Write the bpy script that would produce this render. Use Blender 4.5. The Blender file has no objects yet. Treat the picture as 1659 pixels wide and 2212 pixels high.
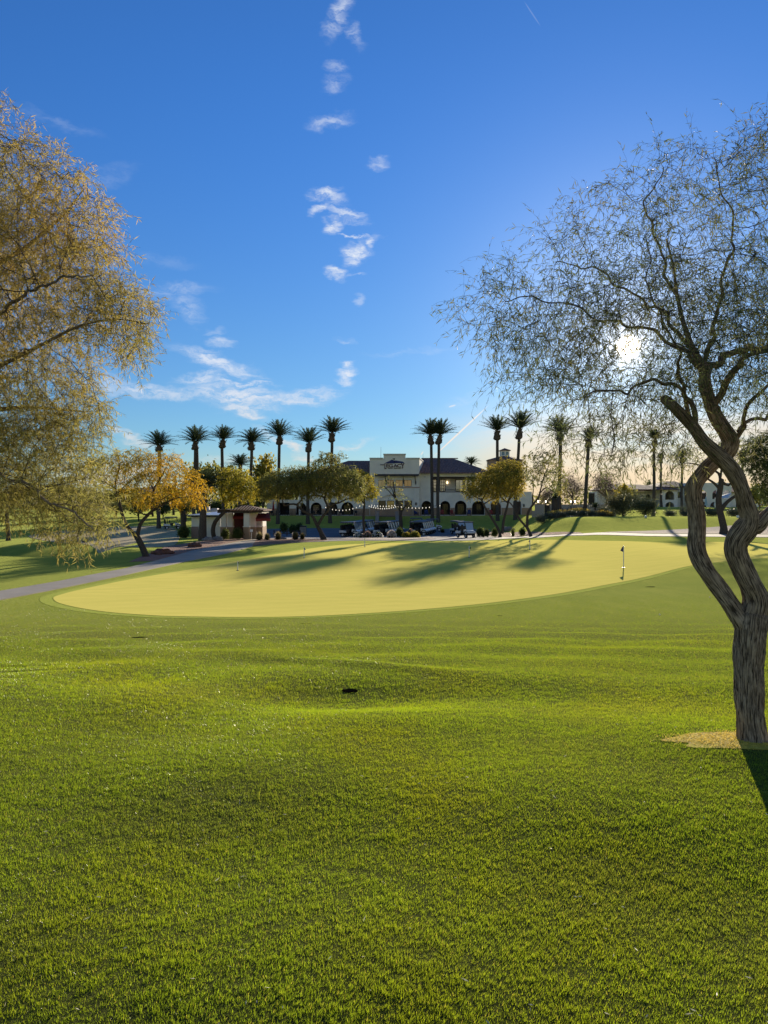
import bpy, math, random, numpy as np
from mathutils import Vector, Matrix
from mathutils.geometry import tessellate_polygon
R = math.radians
rng = np.random.default_rng(7); random.seed(7)
sc = bpy.context.scene; col = sc.collection
F = 1662.0; CU = 829.5; CV = 1091.0; EYE = 1.6        # measured focal length, principal column, horizon row

# ------------------------------------------------------------------ camera
cam = bpy.data.cameras.new('camera'); camo = bpy.data.objects.new('camera', cam); col.objects.link(camo)
camo.location = (0, 0, EYE); camo.rotation_euler = (R(90), 0, 0)
cam.sensor_fit = 'VERTICAL'; cam.sensor_height = 36; cam.lens = 36 * F / 2212; cam.shift_y = (CV - 1106) / 2212 * -1 * -1
cam.clip_start = .05; cam.clip_end = 20000; sc.camera = camo
sc.view_settings.view_transform = 'Standard'; sc.view_settings.look = 'None'; sc.view_settings.gamma = 1
sc.view_settings.exposure = 0.7
sc.cycles.use_denoising = True
sc.cycles.max_bounces = 6; sc.cycles.transparent_max_bounces = 6; sc.cycles.diffuse_bounces = 3; sc.cycles.glossy_bounces = 2
sc.cycles.sample_clamp_indirect = 4

SAZ, SEL = R(17.6), R(11.1)
sd = bpy.data.lights.new('sun', 'SUN'); sd.energy = 5.0; sd.angle = R(.5); sd.color = (1, .86, .66)
so = bpy.data.objects.new('sun', sd); col.objects.link(so); so.location = (20, 0, 40)
SUN = Vector((math.sin(SAZ) * math.cos(SEL), math.cos(SAZ) * math.cos(SEL), math.sin(SEL)))
so.rotation_euler = (SUN).to_track_quat('Z', 'Y').to_euler()

# ------------------------------------------------------------------ node helpers
class NT:
    def __init__(s, tree): s.t = tree; s.l = tree.links
    def n(s, typ, **kw):
        x = s.t.nodes.new(typ)
        for k, v in kw.items():
            if k.startswith('_'): x.inputs[int(k[1:])].default_value = v
            else: setattr(x, k, v)
        return x
    def set(s, inp, v):
        if isinstance(v, bpy.types.NodeSocket): s.l.new(v, inp)
        elif v is not None: inp.default_value = v
    def m(s, op, a, b=None, c=None, clamp=False):
        x = s.n('ShaderNodeMath', operation=op, use_clamp=clamp)
        s.set(x.inputs[0], a); s.set(x.inputs[1], b)
        if c is not None: s.set(x.inputs[2], c)
        return x.outputs[0]
    def vm(s, op, a, b=None, sca=None):
        x = s.n('ShaderNodeVectorMath', operation=op)
        s.set(x.inputs[0], a); s.set(x.inputs[1], b)
        if sca is not None: s.set(x.inputs[3], sca)
        return x.outputs['Value'] if op in ('LENGTH', 'DOT_PRODUCT', 'DISTANCE') else x.outputs[0]
    def mr(s, v, a, b, c=0., d=1., kind='SMOOTHSTEP'):
        x = s.n('ShaderNodeMapRange', interpolation_type=kind)
        for i, q in enumerate((v, a, b, c, d)): s.set(x.inputs[i], q)
        return x.outputs[0]
    def mix(s, f, a, b, blend='MIX'):
        x = s.n('ShaderNodeMix', data_type='RGBA', blend_type=blend)
        s.set(x.inputs[0], f); s.set(x.inputs[6], a); s.set(x.inputs[7], b)
        return x.outputs[2]
    def noise(s, vec, scale, detail=3, rough=.55, dist=0.):
        x = s.n('ShaderNodeTexNoise'); s.set(x.inputs['Vector'], vec)
        x.inputs['Scale'].default_value = scale; x.inputs['Detail'].default_value = detail
        x.inputs['Roughness'].default_value = rough; x.inputs['Distortion'].default_value = dist
        return x.outputs[0]
    def mapv(s, vec, loc=(0,0,0), rot=(0,0,0), sca=(1,1,1), typ='POINT'):
        x = s.n('ShaderNodeMapping', vector_type=typ); s.set(x.inputs[0], vec)
        x.inputs[1].default_value = loc; x.inputs[2].default_value = rot; x.inputs[3].default_value = sca
        return x.outputs[0]
def c4(c): return (c[0], c[1], c[2], 1.0)

# ------------------------------------------------------------------ world
w = bpy.data.worlds.new('World'); sc.world = w; w.use_nodes = True
w.node_tree.nodes.clear(); N = NT(w.node_tree)
sky = N.n('ShaderNodeTexSky', sky_type='NISHITA'); sky.sun_disc = False
sky.sun_elevation = SEL; sky.sun_rotation = SAZ; sky.altitude = 300; sky.air_density = 1.0; sky.dust_density = 0.05; sky.ozone_density = 2.6
hs = N.n('ShaderNodeHueSaturation'); hs.inputs['Saturation'].default_value = 1.0; hs.inputs['Hue'].default_value = .5
N.l.new(sky.outputs[0], hs.inputs['Color'])
vec = N.n('ShaderNodeTexCoord').outputs['Generated']
sep = N.n('ShaderNodeSeparateXYZ'); N.l.new(vec, sep.inputs[0])
az = N.m('ARCTAN2', sep.outputs[0], sep.outputs[1]); el = N.m('ARCSINE', sep.outputs[2])
def ang(u, v):
    a = math.atan((u - CU) / F); return a, math.atan((CV - v) / F * math.cos(a))
cmb = N.n('ShaderNodeCombineXYZ'); N.l.new(az, cmb.inputs[0]); N.l.new(el, cmb.inputs[1]); AE = cmb.outputs[0]
nz = N.n('ShaderNodeTexNoise'); N.l.new(N.mapv(AE, sca=(14, 30, 1)), nz.inputs['Vector']); nz.inputs['Scale'].default_value = 1.6; nz.inputs['Detail'].default_value = 5; nz.inputs['Roughness'].default_value = .62
dv = N.vm('SCALE', N.vm('SUBTRACT', nz.outputs['Color'], (.5, .5, .5)), None, .034)
AED = N.vm('ADD', AE, dv)
CL = [(476,784,95,15,-15,.75),(440,815,60,10,9,.7),(524,829,75,6,-2,.8),(315,846,130,12,-4,.62),(235,832,36,18,-20,.5),
 (515,856,115,22,-6,.8),(527,888,52,13,-22,.9),(640,864,100,14,8,.7),(476,741,28,9,-5,.5),(466,716,16,7,0,.25),
 (381,631,75,14,8,.26),(408,668,40,18,-32,.3),(750,790,16,7,5,.85),(750,808,22,9,35,.85),(745,823,18,8,-10,.8),(750,736,22,6,-12,.4),
 (777,645,12,9,0,.35),(770,549,32,13,50,.9),(725,590,26,12,-28,.9),(764,598,22,2.5,4,.5),(703,413,38,9,12,.75),(722,425,30,14,-10,.6),
 (690,453,22,8,25,.75),(740,455,48,6,-5,.6),(764,470,32,8,-8,.5),(720,484,24,13,30,.95),(770,508,52,3,-6,.9),(806,521,16,9,60,.7),
 (771,541,34,14,0,.95),(713,264,52,12,12,.45),(814,348,26,9,8,.4),(724,183,34,12,15,.32),(728,145,24,9,5,.32),
 (732,27,50,17,62,.55),(767,78,26,12,-50,.35),(268,936,62,8,-24,.6),(300,958,40,8,-8,.45),(614,955,62,7,-22,.8),(655,984,24,8,-5,.6),
 (762,963,46,7,16,.45),(240,1030,120,30,0,.7),(480,990,60,8,0,.35),(120,262,90,10,-8,.10),(230,378,60,14,20,.10),(350,560,70,12,0,.08),(900,760,100,6,3,.12),(1010,860,60,10,20,.12)]
tot = None
for (u, v, a, b, r, k) in CL:
    A, E = ang(u, v)
    m = N.mapv(AED, loc=(A, E, 0), rot=(0, 0, R(r)), sca=(a / F * 1.35, b / F * 1.65, 1), typ='TEXTURE')
    q = N.mr(N.vm('LENGTH', m), 1.0, .12, 0., k)
    tot = q if tot is None else N.m('MAXIMUM', tot, q)
# streaky texture inside the wisps
tex = N.noise(N.mapv(AED, rot=(0, 0, R(12)), sca=(26, 80, 1)), 1.5, 6, .65)
wisp = N.m('MULTIPLY', tot, N.mr(tex, .32, .66, .10, 1.2))
# contrail
tr = None
for (u, v, a, b, r, k) in [(995,932,92,2.2,42.5,1.),(977,877,10,2.4,15,.6),(911.7,979,6,1.5,55,.8),(1150,30,30,1.6,-50,.12)]:
    A, E = ang(u, v)
    q = N.mr(N.vm('LENGTH', N.mapv(AE, loc=(A, E, 0), rot=(0, 0, R(r)), sca=(a / F, b / F, 1), typ='TEXTURE')), 1., .55, 0., k)
    tr = q if tr is None else N.m('MAXIMUM', tr, q)
cl = N.m('MAXIMUM', wisp, tr, clamp=True)
sdir = N.vm('DOT_PRODUCT', vec, tuple(SUN))
sang = N.m('ARCCOSINE', N.m('MINIMUM', sdir, 1.0))
# thin warm veil of cloud low under the sun
veiln = N.noise(N.mapv(AED, rot=(0, 0, R(-7)), sca=(5, 42, 1)), 1.2, 5, .6)
veil = N.m('MULTIPLY', N.m('MULTIPLY', N.mr(az, R(1), R(13)), N.mr(el, R(8.6), R(4.6))), N.mr(veiln, .25, .6, .45, 1.))
low = N.m('MULTIPLY', N.mr(el, R(5.5), R(0.5)), N.mr(az, R(-2), R(9), .25, .85))
STR = .10
ccol = N.mix(N.mr(el, R(10), R(3)), c4((4.6, 5.0, 5.7)), c4((5.2, 4.9, 4.6)))
base = N.mix(1., hs.outputs[0], N.mix(N.mr(el, R(0), R(31)), c4((.37, .53, .70)), c4((.285, .61, 1.05))), 'MULTIPLY')
base = N.mix(N.mr(sep.outputs[1], -.05, -.6), base, N.mix(1., hs.outputs[0], c4((.70, .69, .73)), 'MULTIPLY'))  # rear sky brightened, added as fill for the shaded facade and trunks
s1 = N.mix(cl, base, ccol)
s2 = N.mix(N.m('MULTIPLY', veil, .8), s1, N.mix(N.mr(el, R(2), R(7.)), c4((5.6, 4.1, 2.4)), c4((5.4, 4.7, 3.9))))
s2 = N.mix(N.m('MULTIPLY', low, .75), s2, c4((5.2, 3.7, 2.3)))
# the sun's disc and the aureole round it
disc = N.mr(sang, R(.90), R(.55), 0., 60.)
aur = N.m('MULTIPLY', N.m('POWER', 2.71828, N.m('MULTIPLY', sang, -1 / R(.8))), 14.)
aur2 = N.m('MULTIPLY', N.m('POWER', 2.71828, N.m('MULTIPLY', sang, -1 / R(5.))), 5.5)
gl = N.vm('SCALE', (1, .84, .6), None, N.m('ADD', disc, aur)); g2 = N.vm('SCALE', (1., .93, .8), None, aur2)
s3 = N.vm('ADD', N.vm('ADD', s2, gl), g2)
bg = N.n('ShaderNodeBackground'); N.l.new(s3, bg.inputs[0]); bg.inputs[1].default_value = STR
ow = N.n('ShaderNodeOutputWorld'); N.l.new(bg.outputs[0], ow.inputs[0])

# ------------------------------------------------------------------ materials
MATS = {}
def mat(name, base, base2=None, rough=.8, spec=.3, scale=4., contrast=(.35, .65), bump=0., bscale=30., metal=0., stretch=(1, 1, 1),
        trans=0., tcol=None, attr=None, dirt=None, emit=None, coord='Object', detail=5):
    if name in MATS: return MATS[name]
    m = bpy.data.materials.new(name); m.use_nodes = True; t = m.node_tree; t.nodes.clear(); n = NT(t)
    b = n.n('ShaderNodeBsdfPrincipled'); b.inputs['Roughness'].default_value = rough; b.inputs['Metallic'].default_value = metal
    b.inputs['Specular IOR Level'].default_value = spec
    tc = n.n('ShaderNodeTexCoord').outputs[coord]; tv = n.mapv(tc, sca=stretch)
    if base2 is not None:
        colr = n.mix(n.mr(n.noise(tv, scale, detail), *contrast), c4(base), c4(base2))
    else: colr = n.mix(0., c4(base), c4(base))
    if attr:   # per-leaf / per-blade random attribute picks between the two colours
        at = n.n('ShaderNodeAttribute', attribute_name=attr).outputs['Fac']
        colr = n.mix(n.m('MULTIPLY', at, 1.0), colr, c4(dirt) if dirt else c4(base2 or base))
    elif dirt:
        colr = n.mix(n.mr(n.noise(tv, scale * .23, 6, .7), .5, .75, 0., .6), colr, c4(dirt))
    n.l.new(colr, b.inputs['Base Color'])
    if bump:
        bp = n.n('ShaderNodeBump'); bp.inputs['Strength'].default_value = 1; bp.inputs['Distance'].default_value = bump
        n.l.new(n.noise(tv, bscale, 6, .65), bp.inputs['Height']); n.l.new(bp.outputs[0], b.inputs['Normal'])
    if emit: b.inputs['Emission Color'].default_value = c4(emit[0]); b.inputs['Emission Strength'].default_value = emit[1]
    o = n.n('ShaderNodeOutputMaterial')
    if trans:
        tb = n.n('ShaderNodeBsdfTranslucent')
        if tcol: n.l.new(n.mix(1., colr, c4(tcol), 'MULTIPLY'), tb.inputs[0])
        else: n.l.new(colr, tb.inputs[0])
        mx = n.n('ShaderNodeMixShader'); mx.inputs[0].default_value = trans
        n.l.new(b.outputs[0], mx.inputs[1]); n.l.new(tb.outputs[0], mx.inputs[2]); n.l.new(mx.outputs[0], o.inputs[0])
    else: n.l.new(b.outputs[0], o.inputs[0])
    m['_'] = 1; MATS[name] = m; return m

# ------------------------------------------------------------------ mesh helpers
def root_loc(o):
    v = Vector((0, 0, 0))
    while o is not None: v += o.location; o = o.parent
    return v
def tag(o, label=None, cat=None, group=None, kind=None):
    if label: o['label'] = label
    if cat: o['category'] = cat
    if group: o['group'] = group
    if kind: o['kind'] = kind
    return o
def thing(name, label, cat, loc=(0, 0, 0), group=None):
    o = bpy.data.objects.new(name, None); col.objects.link(o); o.location = loc; o.empty_display_size = .2
    return tag(o, label, cat, group)
def np_mesh(name, v, quads=None, tris=None, material=None, parent=None, smooth=False, attr=None, uv=None, local=False):
    v = np.asarray(v, dtype=np.float32)
    if parent is not None and not local: v = v - np.array(root_loc(parent), dtype=np.float32)
    me = bpy.data.meshes.new(name); me.vertices.add(len(v)); me.vertices.foreach_set('co', v.ravel())
    nq = 0 if quads is None else len(quads); nt = 0 if tris is None else len(tris)
    li = np.concatenate([np.asarray(a, dtype=np.int32).ravel() for a in (quads, tris) if a is not None and len(a)])
    me.loops.add(len(li)); me.loops.foreach_set('vertex_index', li)
    me.polygons.add(nq + nt)
    st = np.concatenate([np.arange(nq) * 4, nq * 4 + np.arange(nt) * 3]).astype(np.int32)
    me.polygons.foreach_set('loop_start', st)
    if smooth: me.polygons.foreach_set('use_smooth', np.ones(nq + nt, dtype=bool))
    if attr is not None:
        a = me.attributes.new('rnd', 'FLOAT', 'POINT'); a.data.foreach_set('value', np.asarray(attr, dtype=np.float32))
    if uv is not None:
        u = me.uv_layers.new(name='UVMap'); u.data.foreach_set('uv', np.asarray(uv, dtype=np.float32)[li].ravel())
    me.update(calc_edges=True); me.validate()
    if material: me.materials.append(material)
    o = bpy.data.objects.new(name, me); col.objects.link(o)
    if parent is not None: o.parent = parent
    return o
class MB:
    def __init__(s): s.v = []; s.f = []
    def add(s, vs, fs):
        k = len(s.v); s.v += [tuple(x) for x in vs]; s.f += [tuple(i + k for i in f) for f in fs]; return s
    def box(s, x0, x1, y0, y1, z0, z1):
        return s.add([(x0,y0,z0),(x1,y0,z0),(x1,y1,z0),(x0,y1,z0),(x0,y0,z1),(x1,y0,z1),(x1,y1,z1),(x0,y1,z1)],
                     [(0,3,2,1),(4,5,6,7),(0,1,5,4),(1,2,6,5),(2,3,7,6),(3,0,4,7)])
    def hexa(s, p): return s.add(p, [(0,3,2,1),(4,5,6,7),(0,1,5,4),(1,2,6,5),(2,3,7,6),(3,0,4,7)])
    def prism(s, pts, axis, a, b):
        """2-D outline (counter-clockwise) pushed from a to b along an axis (0 x, 1 y, 2 z)"""
        def P(p, t):
            q = [p[0], p[1]]; q.insert(axis, t); return tuple(q)
        n = len(pts); k = len(s.v)
        s.v += [P(p, a) for p in pts] + [P(p, b) for p in pts]
        s.f += [tuple(k + i for i in range(n - 1, -1, -1)), tuple(k + n + i for i in range(n))]
        s.f += [(k + i, k + (i + 1) % n, k + n + (i + 1) % n, k + n + i) for i in range(n)]
        return s
    def tube(s, pts, r, n=8, cap=True):
        pts = [Vector(p) for p in pts]; rs = r if isinstance(r, (list, tuple)) else [r] * len(pts); k0 = len(s.v)
        for i, p in enumerate(pts):
            d = (pts[min(i + 1, len(pts) - 1)] - pts[max(i - 1, 0)]).normalized()
            ref = Vector((0, 0, 1)) if abs(d.z) < .9 else Vector((1, 0, 0)); a = d.cross(ref).normalized(); b = d.cross(a)
            for j in range(n):
                t = 2 * math.pi * j / n; s.v.append(tuple(p + (a * math.cos(t) + b * math.sin(t)) * rs[i]))
        for i in range(len(pts) - 1):
            for j in range(n):
                q = k0 + i * n; s.f.append((q + j, q + (j + 1) % n, q + n + (j + 1) % n, q + n + j))
        if cap: s.f.append(tuple(k0 + j for j in range(n))[::-1]); s.f.append(tuple(k0 + (len(pts) - 1) * n + j for j in range(n)))
        return s
    def lathe(s, c, prof, n=12):
        """profile of (radius, z) round a vertical axis through c"""
        k = len(s.v)
        for r, z in prof:
            for j in range(n):
                t = 2 * math.pi * j / n; s.v.append((c[0] + r * math.cos(t), c[1] + r * math.sin(t), c[2] + z))
        for i in range(len(prof) - 1):
            for j in range(n): s.f.append((k+i*n+j, k+i*n+(j+1)%n, k+(i+1)*n+(j+1)%n, k+(i+1)*n+j))
        s.f.append(tuple(k + j for j in range(n))[::-1]); s.f.append(tuple(k + (len(prof) - 1) * n + j for j in range(n)))
        return s
    def wall(s, outline, holes, y0, y1):
        """plate in the xz plane with holes, front face at y0, back at y1 (y1 > y0)"""
        loops = [[Vector((p[0], p[1], 0)) for p in outline]] + [[Vector((p[0], p[1], 0)) for p in h] for h in holes]
        tr = tessellate_polygon(loops); flat = [p for l in loops for p in l]; k = len(s.v); n = len(flat)
        s.v += [(p.x, y0, p.y) for p in flat] + [(p.x, y1, p.y) for p in flat]
        for t in tr:
            a, b, c = (flat[i] for i in t); ar = (b - a).cross(c - a).z
            t = t if ar > 0 else t[::-1]
            s.f.append(tuple(k + i for i in t)); s.f.append(tuple(k + n + i for i in t[::-1]))
        off = 0
        for l in loops:
            m = len(l)
            for i in range(m):
                a = off + i; b = off + (i + 1) % m; s.f.append((k + a, k + b, k + n + b, k + n + a))
            off += m
        return s
    def build(s, name, material, parent=None, smooth=False):
        o = Vector((0, 0, 0)) if parent is None else root_loc(parent)
        me = bpy.data.meshes.new(name); me.from_pydata([tuple(Vector(v) - o) for v in s.v], [], s.f)
        import bmesh
        bm = bmesh.new(); bm.from_mesh(me); bmesh.ops.recalc_face_normals(bm, faces=bm.faces); bm.to_mesh(me); bm.free()
        if smooth:
            me.polygons.foreach_set('use_smooth', [True] * len(me.polygons))
        me.materials.append(material); ob = bpy.data.objects.new(name, me); col.objects.link(ob)
        if parent is not None: ob.parent = parent
        return ob
def copy_tree(o, parent=None):
    c = o.copy(); col.objects.link(c)
    if parent is not None: c.parent = parent
    for ch in o.children: copy_tree(ch, c)
    return c
def place(o, loc, rz=0, s=1.):
    o.location = loc; o.rotation_euler = (0, 0, rz); o.scale = (s, s, s) if not isinstance(s, tuple) else s
    return o

# ------------------------------------------------------------------ terrain
def table(pts, sig=2.0):
    y = np.arange(-60, 700, .5); z = np.interp(y, [p[0] for p in pts], [p[1] for p in pts])
    k = np.arange(-24, 25) * .5; out = z.copy()
    for s_ in (sig,):
        w_ = np.exp(-.5 * (k / s_) ** 2); w_ /= w_.sum(); out = np.convolve(np.pad(z, 24, mode='edge'), w_, 'valid')
    return y, out
TC = table([(-60,.2),(0,0),(5,-.02),(8,-.2),(12,-.65),(16,-1.1),(20,-1.5),(24,-1.68),(30,-1.75),(72,-1.75),(84,-2.0),(92,-2.28),(100,-2.4),(110,-2.3),(120,-2.1),(134,-.36),(138,-.32),(400,-.3)])
TL = table([(-60,.2),(0,0),(8,-.25),(20,-1.55),(28,-1.75),(36,-1.7),(45,-1.35),(52,-1.8),(62,-3.6),(77,-4.3),(84,-2.9),(100,-2.4),(130,-1.0),(200,.2),(400,.4)])
TR_ = table([(-60,.2),(0,0),(6,-.02),(10,-.3),(16,-.9),(24,-1.2),(40,-1.25),(72,-1.25),(81,-1.15),(88,-.6),(95,0),(106,.05),(115,-.5),(140,-.2),(180,1.1),(400,1.5)])
def sst(x, a, b):
    t = np.clip((x - a) / (b - a), 0, 1); return t * t * (3 - 2 * t)
def H(x, y):
    x = np.asarray(x, float); y = np.asarray(y, float)
    c = np.interp(y, *TC); l = np.interp(y, *TL); r = np.interp(y, *TR_)
    xl = np.interp(y, [0, 45, 70, 100, 140], [-12, -16, -22, -24, -30])
    wl = sst(-x, -xl, -xl + 8)
    a = np.interp(y, [0, 70, 82, 200], [10, 11, 15, 22]); wr = sst(x, a, a + 9)
    z = c * (1 - wl) * (1 - wr) + l * wl + r * wr
    near = 1 - sst(y, 16, 24)
    z = z + near * (.022 * np.sin(x * 1.1 + .6 * y + 1) * np.sin(y * .9 - .3 * x) + .014 * np.sin(x * 2.3 - y * 1.7) + .012 * np.sin(y * 3.1 + x * .7))
    # the small bowl round the drain and the lip behind it
    z = z - .12 * np.exp(-(((x + .25) / 1.3) ** 2 + ((y - 7.3) / .8) ** 2)) + .05 * np.exp(-((y - (9.6 - .75 * (x + .4))) / .35) ** 2) * np.exp(-((x + .3) / 1.3) ** 4)
    # mower and wheel ruts at the left
    for (yy, aa) in ((8.9, .035), (9.6, .03), (8.2, .02)):
        z = z - aa * np.exp(-((y - yy - .12 * (x + 4)) / .09) ** 2) * sst(-x, 3.4, 4.4)
    for (hx, hy, ha, hb) in ((-.305, 6.72, .085, .06),): z = z - .10 * np.exp(-(((x - hx) / ha) ** 2 + ((y - hy) / hb) ** 2) ** 2)
    z = z * (1 - .9 * np.exp(-(((x - 2.6) / .9) ** 2 + ((y - 5.2) / .7) ** 2)))
    far = sst(np.abs(y), 22, 40)
    z = z + .05 * far * np.sin(x * .17 + 1.3) * np.sin(y * .13)
    return z
def G(u, v, dz=0.):
    ys = np.geomspace(1.2, 500, 6000); xs = ys * (u - CU) / F; zr = EYE + ys * (CV - v) / F
    below = zr - H(xs, ys) <= 0
    i = int(np.argmax(below)) if below.any() else len(ys) - 1
    y = ys[i]; x = xs[i]; return Vector((x, y, float(H(x, y)) + dz))
def P(u, v, d): return Vector((d * (u - CU) / F, d, EYE + d * (CV - v) / F))
def gx(u, d, dz=0.):
    x = d * (u - CU) / F; return Vector((x, d, float(H(x, d)) + dz))

m_lawn = bpy.data.materials.new('lawn'); m_lawn.use_nodes = True
def lawn_nodes(m, cols, bump=.03, bscale=9., fine=60., sheen=.35, stretch=(1, .35, 1), fk=.45, tint=(.80, .90, .25), base_shade=False, mow=False):
    t = m.node_tree; t.nodes.clear(); n = NT(t); pos = n.n('ShaderNodeNewGeometry').outputs['Position']
    big = n.noise(pos, .12, 4); mid = n.noise(n.mapv(pos, sca=stretch), 1.1, 5, .6); fin = n.noise(pos, fine, 3, .7)
    c = n.mix(n.mr(big, .35, .65), c4(cols[0]), c4(cols[1])); c = n.mix(n.mr(mid, .35, .7), c, c4(cols[2]))
    c = n.mix(n.mr(fin, .25, .75, .0, fk), c, c4([q * .35 for q in cols[1]]))
    if mow:      # light and dark passes of the mower
        wv = n.n('ShaderNodeTexWave', wave_type='BANDS', bands_direction='X'); n.l.new(n.mapv(pos, rot=(0, 0, R(62))), wv.inputs[0]); wv.inputs['Scale'].default_value = .28; wv.inputs['Distortion'].default_value = 3; wv.inputs['Detail'].default_value = 3
        c = n.mix(n.mr(wv.outputs['Fac'], .25, .75, 0., .10), c, c4([q * .62 for q in cols[2]]))
    if base_shade:   # dark turf base near the viewer, shade between the blades painted in
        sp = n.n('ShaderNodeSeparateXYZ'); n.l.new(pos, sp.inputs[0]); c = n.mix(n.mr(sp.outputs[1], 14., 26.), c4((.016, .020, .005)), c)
    b = n.n('ShaderNodeBsdfPrincipled'); b.inputs['Roughness'].default_value = .9; b.inputs['Specular IOR Level'].default_value = .0
    b.inputs['Sheen Weight'].default_value = sheen; b.inputs['Sheen Roughness'].default_value = .5; b.inputs['Sheen Tint'].default_value = c4(tint)
    n.l.new(c, b.inputs['Base Color'])
    bp = n.n('ShaderNodeBump'); bp.inputs['Distance'].default_value = bump
    n.l.new(n.noise(pos, bscale, 7, .75), bp.inputs['Height']); n.l.new(bp.outputs[0], b.inputs['Normal'])
    tb = n.n('ShaderNodeBsdfTranslucent'); n.l.new(c, tb.inputs[0])
    o = n.n('ShaderNodeOutputMaterial'); n.l.new(b.outputs[0], o.inputs[0]); return m
lawn_nodes(m_lawn, [(.125, .16, .020), (.165, .195, .024), (.22, .23, .035)], sheen=.30, base_shade=True)

aa = np.concatenate([np.arange(-180, -44, 4), np.arange(-44, 44, .4), np.arange(44, 180.01, 4)]); aa = np.radians(aa)
rr = np.concatenate([np.geomspace(.4, 300, 560), np.geomspace(310, 9000, 30)])
AA, RR = np.meshgrid(aa, rr); X = RR * np.sin(AA); Y = RR * np.cos(AA); Z = H(X, Y)
V = np.stack([X, Y, Z], -1).reshape(-1, 3); na = len(aa); nr = len(rr)
i0 = (np.arange(nr - 1)[:, None] * na + np.arange(na - 1)[None]).ravel()
Q = np.stack([i0, i0 + 1, i0 + na + 1, i0 + na], -1)
V = np.vstack([V, [[0, 0, float(H(0, 0))]]]); ctr = len(V) - 1
T = np.stack([np.full(na - 1, ctr), np.arange(na - 1) + 1, np.arange(na - 1)], -1)
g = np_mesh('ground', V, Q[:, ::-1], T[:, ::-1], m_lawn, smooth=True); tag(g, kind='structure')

def inpoly(x, y, poly):
    x = np.asarray(x); y = np.asarray(y); c = np.zeros(x.shape, bool); n = len(poly)
    for i in range(n):
        x0, y0 = poly[i]; x1, y1 = poly[(i + 1) % n]
        if y0 == y1: continue
        hit = ((y0 > y) != (y1 > y)) & (x < (x1 - x0) * (y - y0) / (y1 - y0) + x0); c ^= hit
    return c
def smooth_poly(pts, k=6):
    n = len(pts); out = []
    for i in range(n):
        p0, p1, p2, p3 = (np.array(pts[(i + j - 1) % n], float) for j in range(4))
        for s_ in range(k):
            t = s_ / k; out.append(tuple(.5 * (2*p1 + (p2-p0)*t + (2*p0-5*p1+4*p2-p3)*t*t + (3*p1-p0-3*p2+p3)*t**3)))
    return out
def overlay(name, poly, material, dz=.02, step=.5, label=None, edge=.0, kind='structure', rise=0.):
    """a sheet draped on the terrain inside a ground-plan polygon, with its rim turned down into the earth"""
    import bmesh
    bm = bmesh.new(); vs = [bm.verts.new((p[0], p[1], 0)) for p in poly]
    bm.faces.new(vs)
    xs = [p[0] for p in poly]; ys = [p[1] for p in poly]
    for lo, hi, nrm in ((min(xs), max(xs), (1, 0, 0)), (min(ys), max(ys), (0, 1, 0))):
        k = lo + step
        while k < hi:
            co = (k, 0, 0) if nrm[0] else (0, k, 0)
            bmesh.ops.bisect_plane(bm, geom=bm.verts[:] + bm.edges[:] + bm.faces[:], plane_co=co, plane_no=nrm)
            k += step
    bmesh.ops.triangulate(bm, faces=[f for f in bm.faces if len(f.verts) > 4])
    be = [e for e in bm.edges if e.is_boundary]
    r = bmesh.ops.extrude_edge_only(bm, edges=be); bmesh.ops.split_edges(bm, edges=be); low_ = set(x for x in r['geom'] if isinstance(x, bmesh.types.BMVert))
    for v in bm.verts:
        z = float(H(v.co.x, v.co.y)) + rise; v.co.z = z + dz - (.12 + dz + rise if v in low_ else 0)
    bmesh.ops.recalc_face_normals(bm, faces=bm.faces)
    me = bpy.data.meshes.new(name); bm.to_mesh(me); bm.free(); me.materials.append(material)
    me.polygons.foreach_set('use_smooth', [abs(p.normal.z) > .5 for p in me.polygons])
    o = bpy.data.objects.new(name, me); col.objects.link(o); tag(o, label, None, None, kind); return o
def gp(pts): return [tuple(G(u, v)[:2]) for u, v in pts]

GREEN = smooth_poly(gp([(115,1293),(130,1304),(190,1317),(270,1326),(380,1332),(500,1334),(620,1333),(750,1328),(900,1318),(1050,1304),(1200,1284),(1330,1260),(1440,1235),(1500,1221),(1580,1212),(1720,1203),(1850,1198)])
        + [(31, 52), (26, 60)] + gp([(1500,1176),(1400,1171),(1296,1168.5),(1200,1166.5),(1112,1167.5),(1000,1169.5),(900,1172),(760,1176),(680,1184),(604,1196),(518,1211),(430,1227),(340,1242),(250,1258),(170,1275),(128,1286)]), 4)
m_green = bpy.data.materials.new('putting_turf'); m_green.use_nodes = True
lawn_nodes(m_green, [(.44, .41, .085), (.50, .45, .098), (.39, .38, .070)], bump=.004, bscale=8., fine=14., sheen=.35, stretch=(.5, 1.6, 1), fk=.15, tint=(.95, .85, .25), mow=True)
def grow_poly(poly, d):
    p = np.array(poly); t = np.roll(p, -1, 0) - np.roll(p, 1, 0); t /= np.linalg.norm(t, axis=1)[:, None] + 1e-9; nrm = np.stack([t[:, 1], -t[:, 0]], -1)
    if (p[:, 0] * np.roll(p[:, 1], -1) - p[:, 1] * np.roll(p[:, 0], -1)).sum() < 0: nrm = -nrm
    return [tuple(q) for q in p + nrm * d]
m_fringe = bpy.data.materials.new('fringe_turf'); m_fringe.use_nodes = True
lawn_nodes(m_fringe, [(.15, .185, .020), (.18, .21, .024), (.14, .17, .018)], bump=.012, bscale=12., fine=30., sheen=.3, fk=.25)
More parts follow.
